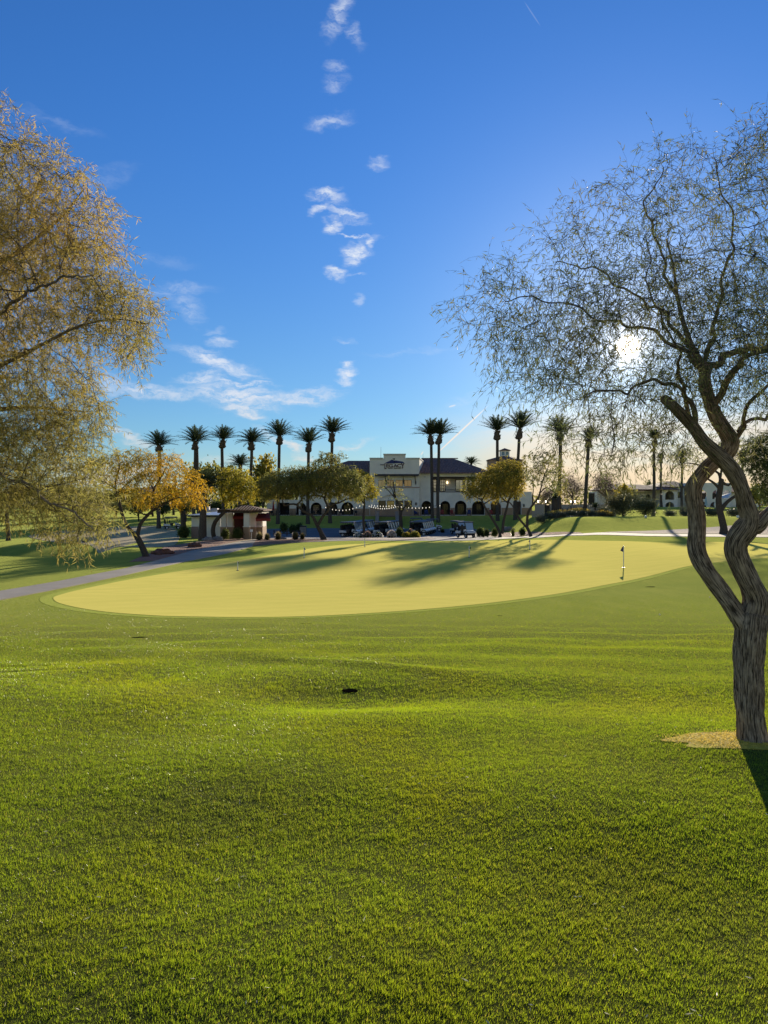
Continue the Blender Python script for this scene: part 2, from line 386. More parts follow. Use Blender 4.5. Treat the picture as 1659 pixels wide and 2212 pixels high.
# ------------------------------------------------------------------ draped ground sheets
m_path = mat('concrete', (.33, .29, .23), (.38, .335, .27), rough=.9, scale=.6, bump=.004, bscale=40, dirt=(.14, .13, .12))
m_lot = mat('asphalt', (.12, .12, .13), (.15, .15, .16), rough=.9, scale=.3, bump=.005, bscale=40, dirt=(.11, .11, .11))
m_gravel = mat('gravel', (.26, .12, .075), (.38, .21, .14), rough=1, scale=9, contrast=(.3, .7), bump=.05, bscale=14, dirt=(.13, .08, .06))
m_straw = mat('straw_turf', (.50, .38, .19), (.42, .34, .17), rough=1, scale=.25, bump=.02, bscale=10, dirt=(.30, .27, .11))
m_tan = mat('tan_gravel', (.40, .30, .22), (.52, .42, .33), rough=1, scale=6, bump=.04, bscale=10)
overlay('green_fringe', grow_poly(GREEN, .45), m_fringe, .005, .5)
overlay('putting_green', GREEN, m_green, .012, .45)
overlay('parking_lot', gp([(548,1180),(600,1175),(650,1172),(700,1170),(760,1168),(860,1168),(940,1168.3),(1000,1168),(1060,1166),(1066,1159),(1040,1151),(1040,1147),(1062,1143.5),(900,1142.5),(760,1141.5),(640,1141),(572,1143),(560,1152)]), m_lot, .02, 2.)
overlay('cart_path', gp([(-320,1372),(-120,1325),(0,1297),(130,1272),(270,1243),(400,1214),(486,1197),(545,1181),(556,1165),(530,1168),(486,1176),(416,1190),(332,1213),(270,1229),(130,1256),(0,1278),(-120,1300),(-320,1335)]), m_path, .035, 1.)
overlay('footpath', gp([(1056,1166.5),(1080,1165),(1129,1162.5),(1194,1159.6),(1259,1157),(1313,1156),(1400,1158.5),(1540,1160),(1659,1161),(1900,1163),(1900,1157),(1659,1155.2),(1540,1154.2),(1400,1153.4),(1330,1151),(1259,1153),(1194,1156),(1129,1159),(1080,1160),(1062,1160)]), m_path, .035, 1.)
overlay('gravel_bed', gp([(279,1214),(306,1202),(330,1194),(357,1181),(406,1173),(470,1166),(540,1160),(556,1164),(530,1167),(486,1175),(416,1189),(332,1212)]), m_gravel, .02, 1.)
overlay('planting_bed', gp([(735,1166),(760,1154),(800,1150),(900,1152),(925,1158),(942,1165),(900,1166.5),(800,1167)]), m_tan, .05, 1.5)
overlay('shrub_bed', gp([(545,1179),(556,1165),(600,1165),(660,1164),(712,1166),(700,1169),(650,1171.5),(600,1174.5)]), m_gravel, .04, 1.)
overlay('tree_bed', gp([(1042,1158.5),(1040,1151),(1062,1147),(1130,1148),(1180,1151),(1250,1150),(1259,1152),(1194,1155),(1129,1158),(1080,1159.4)]), m_gravel, .03, 1.)
overlay('pebble_bed', gp([(1300,1150),(1400,1147),(1500,1142),(1600,1134),(1750,1130),(1900,1140),(1900,1156),(1659,1154),(1540,1153),(1400,1152.2),(1340,1150.6)]), m_tan, .03, 1.)
overlay('dormant_fairway', smooth_poly(gp([(60,1158),(140,1147),(270,1138),(360,1138),(385,1150),(384,1172),(345,1182),(270,1181),(200,1180),(120,1172)]), 3), m_straw, .03, 2.)

# ------------------------------------------------------------------ turf blades
PATCH = (2.60, 5.30, .66, .20)
def in_patch(x, y, jit=True):
    a = np.arctan2(y - PATCH[1], x - PATCH[0]); q = 1 + .12 * np.sin(3 * a + 1) + .08 * np.sin(7 * a)
    return ((x - PATCH[0]) / PATCH[2]) ** 2 + ((y - PATCH[1]) / PATCH[3]) ** 2 < q * q * (1 + (.35 if jit else 0) * np.random.default_rng(1).normal(0, 1, np.shape(x)))
HOLES = [(755, 1493, .085), (661, 1347, .14), (1080, 1330.5, .08), (1405, 1268, .22), (300, 1377, .16)]
HP = [(G(u, v), r) for u, v, r in HOLES]
def blades(n, y0, y1, dens_pow, h0, h1, wd, bend, name_seed, fade=None):
    r = np.random.default_rng(name_seed)
    # inverse-cdf in y for density ~ y^-dens_pow times frame width ~ y
    t = r.random(n); p = 2 - dens_pow
    y = (y0 ** p + t * (y1 ** p - y0 ** p)) ** (1 / p) if abs(p) > 1e-3 else y0 * (y1 / y0) ** t
    x = (r.random(n) * 2 - 1) * (.56 * y + .9)
    # clumping: keep more blades where a wavy field is high
    f = .5 + .5 * np.sin(x * 9.1 + 3 * np.sin(y * 7.3)) * np.sin(y * 11.7 + 2 * np.sin(x * 5.9)); cs = .024 if y1 < 8 else .055; cx = np.floor(x / cs + .6 * np.sin(y / cs * .9)); cy = np.floor(y / cs + .6 * np.sin(x / cs * .7)); hc = np.abs(np.sin(cx * 12.9898 + cy * 78.233) * 43758.5453) % 1
    hd = np.abs(np.sin(cx * 39.35 + cy * 11.13) * 24634.634) % 1
    keep = (r.random(n) < .70 + .30 * f) & (r.random(n) < .48 + .6 * hc)
    if fade: keep &= r.random(n) < sst(y, fade[0], fade[1]) * (1 - sst(y, fade[2], fade[3]))
    keep &= ~inpoly(x, y, GREEN) & ~in_patch(x, y)
    for c, rad in HP: keep &= (x - c.x) ** 2 + ((y - c.y) * 1.2) ** 2 > (rad) ** 2
    keep &= (x - 2.54) ** 2 + (y - 5.3) ** 2 > .09 ** 2
    x = x[keep]; y = y[keep]; hc = hc[keep]; hd = hd[keep]; n = len(x); z = H(x, y)
    sc_ = 1 if wd[1] == 0 else (y / y0) ** wd[1]
    hh = (h0 + (h1 - h0) * r.random(n)) * (.85 + .3 * f[keep]) * (.78 + .38 * hc) * (1 if wd[1] == 0 else (y / y0) ** .25); ww = wd[0] * (.7 + .6 * r.random(n)) * sc_
    az_ = r.random(n) * 6.283; tilt = .15 + .75 * r.random(n) ** 1.5; ta = hd * 6.283 + r.normal(0, .9, n)
    # patches of turf that the mower laid over one way
    lay = np.sin(x * 1.3 + .5 * y) * np.sin(y * .8 - x * .2) + .3 * np.sin(9 * np.sqrt((x + 6) ** 2 + (y + 3) ** 2)); ta = np.where(r.random(n) < .45, lay * 1.4 - 1.57, ta)
    sx, sy = np.cos(az_) * ww / 2, np.sin(az_) * ww / 2
    lx, ly = np.cos(ta) * np.sin(tilt) * hh, np.sin(ta) * np.sin(tilt) * hh; lz = np.cos(tilt) * hh
    B = np.stack([x, y, z - .004], -1); S = np.stack([sx, sy, 0 * sx], -1); L = np.stack([lx, ly, lz], -1)
    if bend:
        M = np.stack([lx * .38, ly * .38, lz * .62], -1)
        v = np.stack([B - S, B + S, B + M + S * .75, B + M - S * .75, B + L], 1).reshape(-1, 3)
        k = np.arange(n)[:, None] * 5; return v, k + [0, 1, 2, 3], k + [3, 2, 4], np.repeat(r.random(n), 5)
    v = np.stack([B - S, B + S, B + L], 1).reshape(-1, 3); k = np.arange(n)[:, None] * 3
    return v, np.zeros((0, 4), int), k + [0, 1, 2], np.repeat(r.random(n), 3)
TURF = 1.0
parts_ = [blades(int(1900000 * TURF), 1.7, 7.5, 1.0, .008, .022, (.0024, 0), False, 1, (0, .1, 5., 7.5)), blades(int(1200000 * TURF), 4.8, 16, 1.9, .011, .024, (.0032, .7), False, 2, (4.8, 7.3, 12, 16)), blades(int(380000 * TURF), 12, 30, 2.0, .014, .024, (.0065, .8), False, 3, (12, 16, 24, 30))]
vs, qs, ts, at_ = [], [], [], []; k = 0
for v_, q_, t_, a_ in parts_:
    vs.append(v_); qs.append(q_ + k); ts.append(t_ + k); at_.append(a_); k += len(v_)
mg = bpy.data.materials.new('turf_blade'); mg.use_nodes = True; t = mg.node_tree; t.nodes.clear(); n = NT(t)
pos = n.n('ShaderNodeNewGeometry').outputs['Position']; at = n.n('ShaderNodeAttribute', attribute_name='rnd').outputs['Fac']
c = n.mix(at, c4((.14, .22, .030)), c4((.27, .345, .050)))
c = n.mix(n.m('MULTIPLY', n.mr(n.noise(n.mapv(pos, sca=(1, .6, 1)), .55, 4), .42, .66), .55), c, c4((.28, .29, .025)))
c = n.mix(n.m('MULTIPLY', n.mr(n.noise(n.mapv(pos, loc=(9, 3, 0)), .9, 4), .48, .68), .5), c, c4((.17, .205, .075)))
sp = n.n('ShaderNodeSeparateXYZ'); n.l.new(pos, sp.inputs[0])     # duller olive blades between the foreground and the green
c = n.mix(n.m('MULTIPLY', n.mr(n.m('ADD', sp.outputs[1], n.m('MULTIPLY', sp.outputs[0], .35)), 7.2, 10.), .7), c, c4((.12, .165, .050)))
c = n.mix(n.mr(at, .955, .965, 0., .8, 'LINEAR'), c, c4((.42, .36, .16)))
b = n.n('ShaderNodeBsdfPrincipled'); n.l.new(c, b.inputs['Base Color']); b.inputs['Roughness'].default_value = .33; b.inputs['Specular IOR Level'].default_value = .34
tb = n.n('ShaderNodeBsdfTranslucent'); n.l.new(n.mix(1., c, c4((1.7, 1.65, .45)), 'MULTIPLY'), tb.inputs[0])
mx = n.n('ShaderNodeMixShader'); mx.inputs[0].default_value = .56; n.l.new(b.outputs[0], mx.inputs[1]); n.l.new(tb.outputs[0], mx.inputs[2])
o = n.n('ShaderNodeOutputMaterial'); n.l.new(mx.outputs[0], o.inputs[0])
gr = np_mesh('grass', np.vstack(vs), np.vstack(qs), np.vstack(ts), mg, attr=np.concatenate(at_)); tag(gr, 'short mown grass blades of the lawn in the foreground', 'grass', kind='stuff')
# the dry yellow ring of cut turf round the tree foot
th = np.linspace(0, 2 * math.pi, 60, endpoint=False)
ring = [(PATCH[0] + PATCH[2] * (1 + .12*math.sin(3*a+1) + .08*math.sin(7*a)) * math.cos(a), PATCH[1] + PATCH[3] * (1 + .12*math.sin(3*a+1) + .08*math.sin(7*a)) * math.sin(a)) for a in th]
m_dry = mat('dry_turf', (.62, .46, .06), (.80, .60, .09), rough=1, scale=22, bump=.02, bscale=60, dirt=(.30, .20, .08))
overlay('dry_turf_ring', ring, m_dry, .004, .06)
r = np.random.default_rng(5); n_ = 9000; x = PATCH[0] + (r.random(n_) * 2 - 1) * .85; y = PATCH[1] + (r.random(n_) * 2 - 1) * .3; k_ = in_patch(x, y); x = x[k_]; y = y[k_]; n_ = len(x)
B = np.stack([x, y, H(x, y) + .003], -1); a_ = r.random(n_) * 6.28; S = np.stack([np.cos(a_), np.sin(a_), 0 * a_], -1) * .0022; L = np.stack([r.normal(0, .012, n_), r.normal(0, .012, n_), .004 + .014 * r.random(n_)], -1)
v = np.stack([B - S, B + S, B + L], 1).reshape(-1, 3); k_ = np.arange(n_)[:, None] * 3
tag(np_mesh('dry_grass', v, None, k_ + [0, 1, 2], mat('dry_blade', (.75, .58, .07), (.9, .72, .16), rough=.8, trans=.35, attr='rnd'), attr=np.repeat(r.random(n_), 3)), 'dry yellow cut grass in the ring at the tree foot', 'grass', kind='stuff')

# ------------------------------------------------------------------ trees
def catmull(pts, rad, step):
    pts = [np.array(p, float) for p in pts]; out = []; ro = []
    P_ = [2 * pts[0] - pts[1]] + pts + [2 * pts[-1] - pts[-2]]; Rr = [rad[0]] + list(rad) + [rad[-1]]
    for i in range(1, len(P_) - 2):
        p0, p1, p2, p3 = P_[i-1:i+3]; k = max(1, int(np.linalg.norm(p2 - p1) / step))
        for s_ in range(k):
            t = s_ / k; out.append(.5 * (2*p1 + (p2-p0)*t + (2*p0-5*p1+4*p2-p3)*t*t + (3*p1-p0-3*p2+p3)*t**3)); ro.append(Rr[i] + (Rr[i+1] - Rr[i]) * t)
    out.append(pts[-1]); ro.append(rad[-1]); return np.array(out), np.array(ro)
def limb_tube(pts, rad, n, bark=0., seed=0):
    """closed bark-ridged tube along a path; returns verts, quads, tris, uv"""
    r = np.random.default_rng(seed); m = len(pts); d = np.gradient(pts, axis=0); d /= np.linalg.norm(d, axis=1)[:, None] + 1e-9
    a = np.cross(d[0], [0.3, 1, .1]); a /= np.linalg.norm(a); V_ = []; UV = []
    ln = np.concatenate([[0], np.cumsum(np.linalg.norm(np.diff(pts, axis=0), axis=1))]); th = np.arange(n) * 2 * np.pi / n
    ph = r.random(6) * 6.28
    for i in range(m):
        a = a - d[i] * (a @ d[i]); a /= np.linalg.norm(a); b = np.cross(d[i], a)
        rr_ = np.full(n, rad[i])
        if bark:
            s_ = ln[i]; tt = th + .35 * np.sin(s_ * 7 + ph[0]) + .2 * np.sin(s_ * 17 + ph[1])
            ridge = (np.abs(np.sin(tt * 9.5 + ph[2] + .8 * np.sin(s_ * 23))) ** .6 + .7 * np.abs(np.sin(tt * 17 + ph[3] + 1.2 * np.sin(s_ * 37)))) / 1.7
            rr_ = rad[i] * (1 + bark * (ridge - .5) + .5 * bark * np.sin(s_ * 19 + 2 * tt + ph[4]) * np.sin(s_ * 8 + ph[5])) + r.normal(0, .02 * bark, n) * rad[i] * 2
        V_.append(pts[i] + (np.cos(th)[:, None] * a + np.sin(th)[:, None] * b) * rr_[:, None]); UV.append(np.stack([th * rad.max(), np.full(n, ln[i])], -1))
    V_.append(pts[-1:] + d[-1] * rad[-1] * .5); UV.append(np.array([[0, ln[-1]]]))
    V_ = np.vstack(V_); UV = np.vstack(UV); i = np.arange(m - 1)[:, None] * n; j = np.arange(n)[None]; j2 = (j + 1) % n
    q = np.stack([i + j, i + j2, i + n + j2, i + n + j], -1).reshape(-1, 4); e = (m - 1) * n
    t = np.stack([e + np.arange(n), e + (np.arange(n) + 1) % n, np.full(n, m * n)], -1)
    return V_, q, t, UV
def frusta(p0, p1, r0, r1, n):
    d = p1 - p0; d = d / (np.linalg.norm(d, axis=1)[:, None] + 1e-9); ref = np.where(np.abs(d[:, 2:3]) < .9, [[0, 0, 1.]], [[1., 0, 0]])
    a = np.cross(d, ref); a /= np.linalg.norm(a, axis=1)[:, None]; b = np.cross(d, a); th = np.arange(n) * 2 * np.pi / n
    cs = np.cos(th)[None, :, None] * a[:, None] + np.sin(th)[None, :, None] * b[:, None]
    A = p0[:, None] + cs * r0[:, None, None]; B = p1[:, None] + cs * r1[:, None, None]
    v = np.concatenate([A, B], 1).reshape(-1, 3); k = (np.arange(len(p0)) * 2 * n)[:, None, None]; j = np.arange(n)[None, :, None]
    q = np.concatenate([k + j, k + (j + 1) % n, k + n + (j + 1) % n, k + n + j], -1).reshape(-1, 4); return v, q
def colonize(nodes, parent, att, step, kill, maxit, bias=(0, 0, 0), jit=.15, r=None, infl=1e9):
    nodes = [np.array(x) for x in nodes]; parent = list(parent); N0 = np.array(nodes); att = att.copy()
    best = np.full(len(att), 1e18); idx = np.zeros(len(att), int)
    def upd(new, base):
        nonlocal best, idx
        for c in range(0, len(new), 400):
            ch = new[c:c+400]; d = ((att[:, None] - ch[None]) ** 2).sum(-1); j = d.argmin(1); dm = d[np.arange(len(att)), j]; b_ = dm < best
            best = np.where(b_, dm, best); idx = np.where(b_, base + c + j, idx)
    upd(N0, 0); nch = {}
    for it in range(maxit):
        keep = best > kill * kill; att = att[keep]; best = best[keep]; idx = idx[keep]
        if not len(att): break
        act = best < infl * infl
        if not act.any(): break
        P_ = np.array(nodes); dv = att[act] - P_[idx[act]]; dv /= np.linalg.norm(dv, axis=1)[:, None]
        acc = np.zeros((len(P_), 3)); np.add.at(acc, idx[act], dv); u = np.unique(idx[act])
        # a node that has already forked thrice grows no more: its attractors are dropped
        dr = acc[u]; dr = dr / (np.linalg.norm(dr, axis=1)[:, None] + 1e-6) + np.array(bias) + r.normal(0, jit, dr.shape)
        dr /= np.linalg.norm(dr, axis=1)[:, None]; new = P_[u] + dr * step
        ok = np.array([nch.get(int(q), 0) < 3 for q in u]); bad = u[~ok]
        if len(bad):
            kk = ~np.isin(idx, bad); att = att[kk]; best = best[kk]; idx = idx[kk]
        u = u[ok]; new = new[ok]
        if not len(u) or not len(att): continue
        base = len(nodes)
        for q, p_ in zip(u, new): nodes.append(p_); parent.append(int(q)); nch[int(q)] = nch.get(int(q), 0) + 1
        upd(new, base)
    return np.array(nodes), np.array(parent)
def leaf_quads(p, d, L, W, r):
    s = np.cross(d, r.normal(0, 1, d.shape)); s /= np.linalg.norm(s, axis=1)[:, None] + 1e-9
    L = L[:, None]; W = W[:, None]; v = np.stack([p, p + d * L * .4 + s * W, p + d * L, p + d * L * .45 - s * W], 1).reshape(-1, 3)
    return v, np.arange(len(p))[:, None] * 4 + [0, 1, 2, 3]
def unit(v): return v / (np.linalg.norm(v, axis=-1, keepdims=True) + 1e-9)
def make_tree(name, label, cat, loc, limbs, att, step, kill, tip, mats, leaf, bark=0., sides=(24, 5, 3), group=None, seed=1, bias=(0, 0, 0), twig=None, maxr=.7, wob=0., parts=('trunk', 'branches', 'foliage'), it=90, jit=.15):
    """limbs: [(points, radii)], the first is the trunk; att: points the twigs grow to; leaf: (per node, length, width, droop)"""
    r = np.random.default_rng(seed); root = thing(name, label, cat, loc, group)
    nodes = []; par = []; lr = []; TV, TQ, TT, TU = [], [], [], []; k = 0
    for i, (pts, rad) in enumerate(limbs):
        cp, cr = catmull(pts, rad, step if not bark else min(step, .02))
        if wob and i >= 4:
            s_ = np.linspace(0, 1, len(cp)); am = wob * np.minimum(1, s_ * 5); ph = r.random(9) * 6.28; ln_ = np.linalg.norm(cp[-1] - cp[0])
            for ax in range(3): cp[:, ax] += am * (np.sin(s_ * ln_ * 9 + ph[ax]) * .6 + np.sin(s_ * ln_ * 21 + ph[3 + ax]) * .35 + np.sin(s_ * ln_ * 43 + ph[6 + ax]) * .15)
        v, q, t, uv = limb_tube(cp, cr, max(6, int(sides[0] * (1 if i < 3 else .25))), bark, seed + i)
        TV.append(v); TQ.append(q + k); TT.append(t + k); TU.append(uv); k += len(v)
        sub = np.unique(np.concatenate([np.arange(0, len(cp), max(1, int(round(step / max(1e-6, np.linalg.norm(cp[1] - cp[0])))))), [len(cp) - 1]])); b = len(nodes)
        if i == 0: pp = -1
        else: pp = int(((np.array(nodes) - cp[0]) ** 2).sum(1).argmin())
        for j, s_ in enumerate(sub): nodes.append(cp[s_]); par.append(pp if j == 0 else b + j - 1); lr.append(cr[s_])
    tr_ = np_mesh(parts[0], np.vstack(TV), np.vstack(TQ), np.vstack(TT), mats[0], root, smooth=True, uv=np.vstack(TU))
    n0 = len(nodes); lr = np.array(lr); start = np.arange(n0) >= n0 * .0
    NO, PA = colonize(nodes, par, att, step, kill, it, bias, jit, r)
    n1 = len(NO); acc = np.zeros(n1); rad = np.zeros(n1); nchild = np.bincount(PA[PA >= 0], minlength=n1)
    for i in range(n1 - 1, n0 - 1, -1):
        rad[i] = max(tip, acc[i] ** (1 / 2.4)); 
        if PA[i] >= 0: acc[PA[i]] += rad[i] ** 2.4
    rad[:n0] = lr
    e = np.arange(n0, n1); r1 = rad[e]; r0 = np.minimum(np.where(PA[e] < n0, r1 * 1.15, rad[PA[e]]), maxr * 1.0)
    for i in e:
        pass
    cap = np.full(n1, 1e9); cap[:n0] = lr * maxr
    for i in range(n0, n1): cap[i] = min(cap[PA[i]], 1e9); rad[i] = min(rad[i], cap[i])
    r1 = rad[e]; r0 = np.minimum(np.where(PA[e] < n0, r1 * 1.1, rad[PA[e]]), 1e9)
    thick = r1 > tip * 3.5; V_, Q_ = [], []; k = 0
    for msk, ns in ((thick, sides[1]), (~thick, sides[2])):
        if msk.any():
            v, q = frusta(NO[PA[e[msk]]], NO[e[msk]], r0[msk], r1[msk], ns); V_.append(v); Q_.append(q + k); k += len(v)
    # twiglets and leaves on the thin wood
    src = e[r1 < tip * leaf[4]]; rep = leaf[0]
    idx = np.repeat(src, int(math.ceil(rep))) if rep >= 1 else src; idx = idx[r.random(len(idx)) < rep / max(1, math.ceil(rep))]
    base = NO[idx]; dr = unit(NO[idx] - NO[PA[idx]]); LV, LQ = [], []
    if twig:
        nseg, sl, droop, nleaf = twig; p = base.copy(); d = unit(dr + r.normal(0, .75, dr.shape)); pts = [p]; ds = []
        for s_ in range(nseg):
            d = unit(d + np.array([0, 0, -droop]) + r.normal(0, .15, d.shape)); ds.append(d); p = p + d * (sl * (.6 + .8 * r.random(len(p))))[:, None]; pts.append(p)
            v, q = frusta(pts[-2], pts[-1], np.full(len(p), tip * .65), np.full(len(p), tip * .4), 3); V_.append(v); Q_.append(q + k); k += len(v)
        bp, bd = [], []
        for s_ in range(nseg):
            for q in range(nleaf):
                f = r.random(len(p))[:, None]; bp.append(pts[s_] * (1 - f) + pts[s_+1] * f); bd.append(unit(ds[s_] * .7 + r.normal(0, .6, p.shape) + np.array([0, 0, -leaf[3]])))
        base = np.vstack(bp); dr = np.vstack(bd)
    else:
        base = base + r.normal(0, step * .45, base.shape); dr = unit(dr * .5 + r.normal(0, .8, dr.shape) + np.array([0, 0, -leaf[3]]))
    np_mesh(parts[1], np.vstack(V_), np.vstack(Q_), None, mats[1], root)
    s_ = .6 + .8 * r.random(len(base)); v, q = leaf_quads(base, dr, leaf[1] * s_, leaf[2] * s_, r)
    np_mesh(parts[2], v, q, None, mats[2], root, attr=np.repeat(r.random(len(base)), 4))
    return root
def bark_mat(name, c1, c2, dist=.006, crack=(.05, .036, .026)):
    m = bpy.data.materials.new(name); m.use_nodes = True; t = m.node_tree; t.nodes.clear(); n = NT(t)
    uv = n.n('ShaderNodeTexCoord').outputs['UV']; ob = n.n('ShaderNodeTexCoord').outputs['Object']
    st = n.mapv(uv, sca=(110, 9, 1)); w1 = n.noise(st, 1., 5, .65, .6); w2 = n.noise(n.mapv(ob, sca=(14, 14, 14)), 1., 4)
    rid = n.m('ADD', n.m('MULTIPLY', w1, 1.0), n.m('MULTIPLY', w2, .08))
    c = n.mix(n.mr(rid, .40, .66), c4(crack), n.mix(n.mr(w2, .2, .8), c4(c1), c4(c2)))
    b = n.n('ShaderNodeBsdfPrincipled'); n.l.new(c, b.inputs['Base Color']); b.inputs['Roughness'].default_value = .95; b.inputs['Specular IOR Level'].default_value = .15
    bp = n.n('ShaderNodeBump'); bp.inputs['Distance'].default_value = dist; n.l.new(rid, bp.inputs['Height']); n.l.new(bp.outputs[0], b.inputs['Normal'])
    o = n.n('ShaderNodeOutputMaterial'); n.l.new(b.outputs[0], o.inputs[0]); return m
def leaf_mat(name, c1, c2, c3=None, trans=.45, scale=.8, contrast=(.42, .62), rough=.5, zsplit=None):
    m = bpy.data.materials.new(name); m.use_nodes = True; t = m.node_tree; t.nodes.clear(); n = NT(t)
    pos = n.n('ShaderNodeNewGeometry').outputs['Position']; at = n.n('ShaderNodeAttribute', attribute_name='rnd').outputs['Fac']
    c = n.mix(at, c4([q * .7 for q in c1]), c4([q * 1.25 for q in c1]))
    f = n.mr(n.noise(pos, scale, 3), *contrast)
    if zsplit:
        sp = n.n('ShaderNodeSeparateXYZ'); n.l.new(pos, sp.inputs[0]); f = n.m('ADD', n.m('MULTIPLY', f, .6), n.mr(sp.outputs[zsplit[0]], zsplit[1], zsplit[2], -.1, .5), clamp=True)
    c = n.mix(n.m('MULTIPLY', f, n.mr(at, 0, 1, .55, 1.)), c, c4(c2))
    if c3: c = n.mix(n.mr(n.noise(n.mapv(pos, loc=(5, 2, 7)), scale * 1.3, 3), .55, .68, 0, .8), c, c4(c3))
    b = n.n('ShaderNodeBsdfPrincipled'); n.l.new(c, b.inputs['Base Color']); b.inputs['Roughness'].default_value = rough; b.inputs['Specular IOR Level'].default_value = .12
    tb = n.n('ShaderNodeBsdfTranslucent'); n.l.new(c, tb.inputs[0]); mx = n.n('ShaderNodeMixShader'); mx.inputs[0].default_value = trans
    n.l.new(b.outputs[0], mx.inputs[1]); n.l.new(tb.outputs[0], mx.inputs[2]); o = n.n('ShaderNodeOutputMaterial'); n.l.new(mx.outputs[0], o.inputs[0]); return m
def cloud(poly, n, d0, d1, r, shell=.0, hole=None):
    """points spread through a crown whose outline was measured at distance d: thinner in depth towards the rim"""
    poly = [tuple(map(float, p)) for p in poly]; us = [p[0] for p in poly]; vs_ = [p[1] for p in poly]; out = []
    pa = np.array(poly); seg = np.roll(pa, -1, 0) - pa
    while len(out) < n:
        u = r.uniform(min(us), max(us), 4000); v = r.uniform(min(vs_), max(vs_), 4000); k = inpoly(u, v, poly); u = u[k]; v = v[k]
        q = np.stack([u, v], -1); t = np.clip(((q[:, None] - pa[None]) * seg[None]).sum(-1) / ((seg ** 2).sum(-1)[None] + 1e-9), 0, 1)
        ed = np.sqrt(((q[:, None] - (pa[None] + t[..., None] * seg[None])) ** 2).sum(-1).min(1))
        wdt = np.clip(ed / (.28 * (max(vs_) - min(vs_))), .12, 1) ** .6; c_ = (d0 + d1) / 2
        d = c_ + (r.random(len(u)) * 2 - 1) * (d1 - d0) / 2 * wdt
        for a, b_, dd in zip(u, v, d):
            if hole and math.hypot(a - hole[0], b_ - hole[1]) < hole[2]: continue
            out.append(tuple(P(a, b_, dd)))
    return np.array(out[:n])
def LB(pts, rpx, d, dd=None):
    """limb from measured pixels: (u, v) list, radius in px (one or list), distance"""
    ds = [d] * len(pts) if dd is None else dd; rp = list(rpx) if isinstance(rpx, (list, tuple)) else [rpx] * len(pts)
    if len(rp) == 2 and len(pts) != 2: rp = list(np.linspace(rp[0], rp[1], len(pts)))
    return [tuple(P(u, v, q)) for (u, v), q in zip(pts, ds)], [q * r_ / F for q, r_ in zip(ds, rp)]

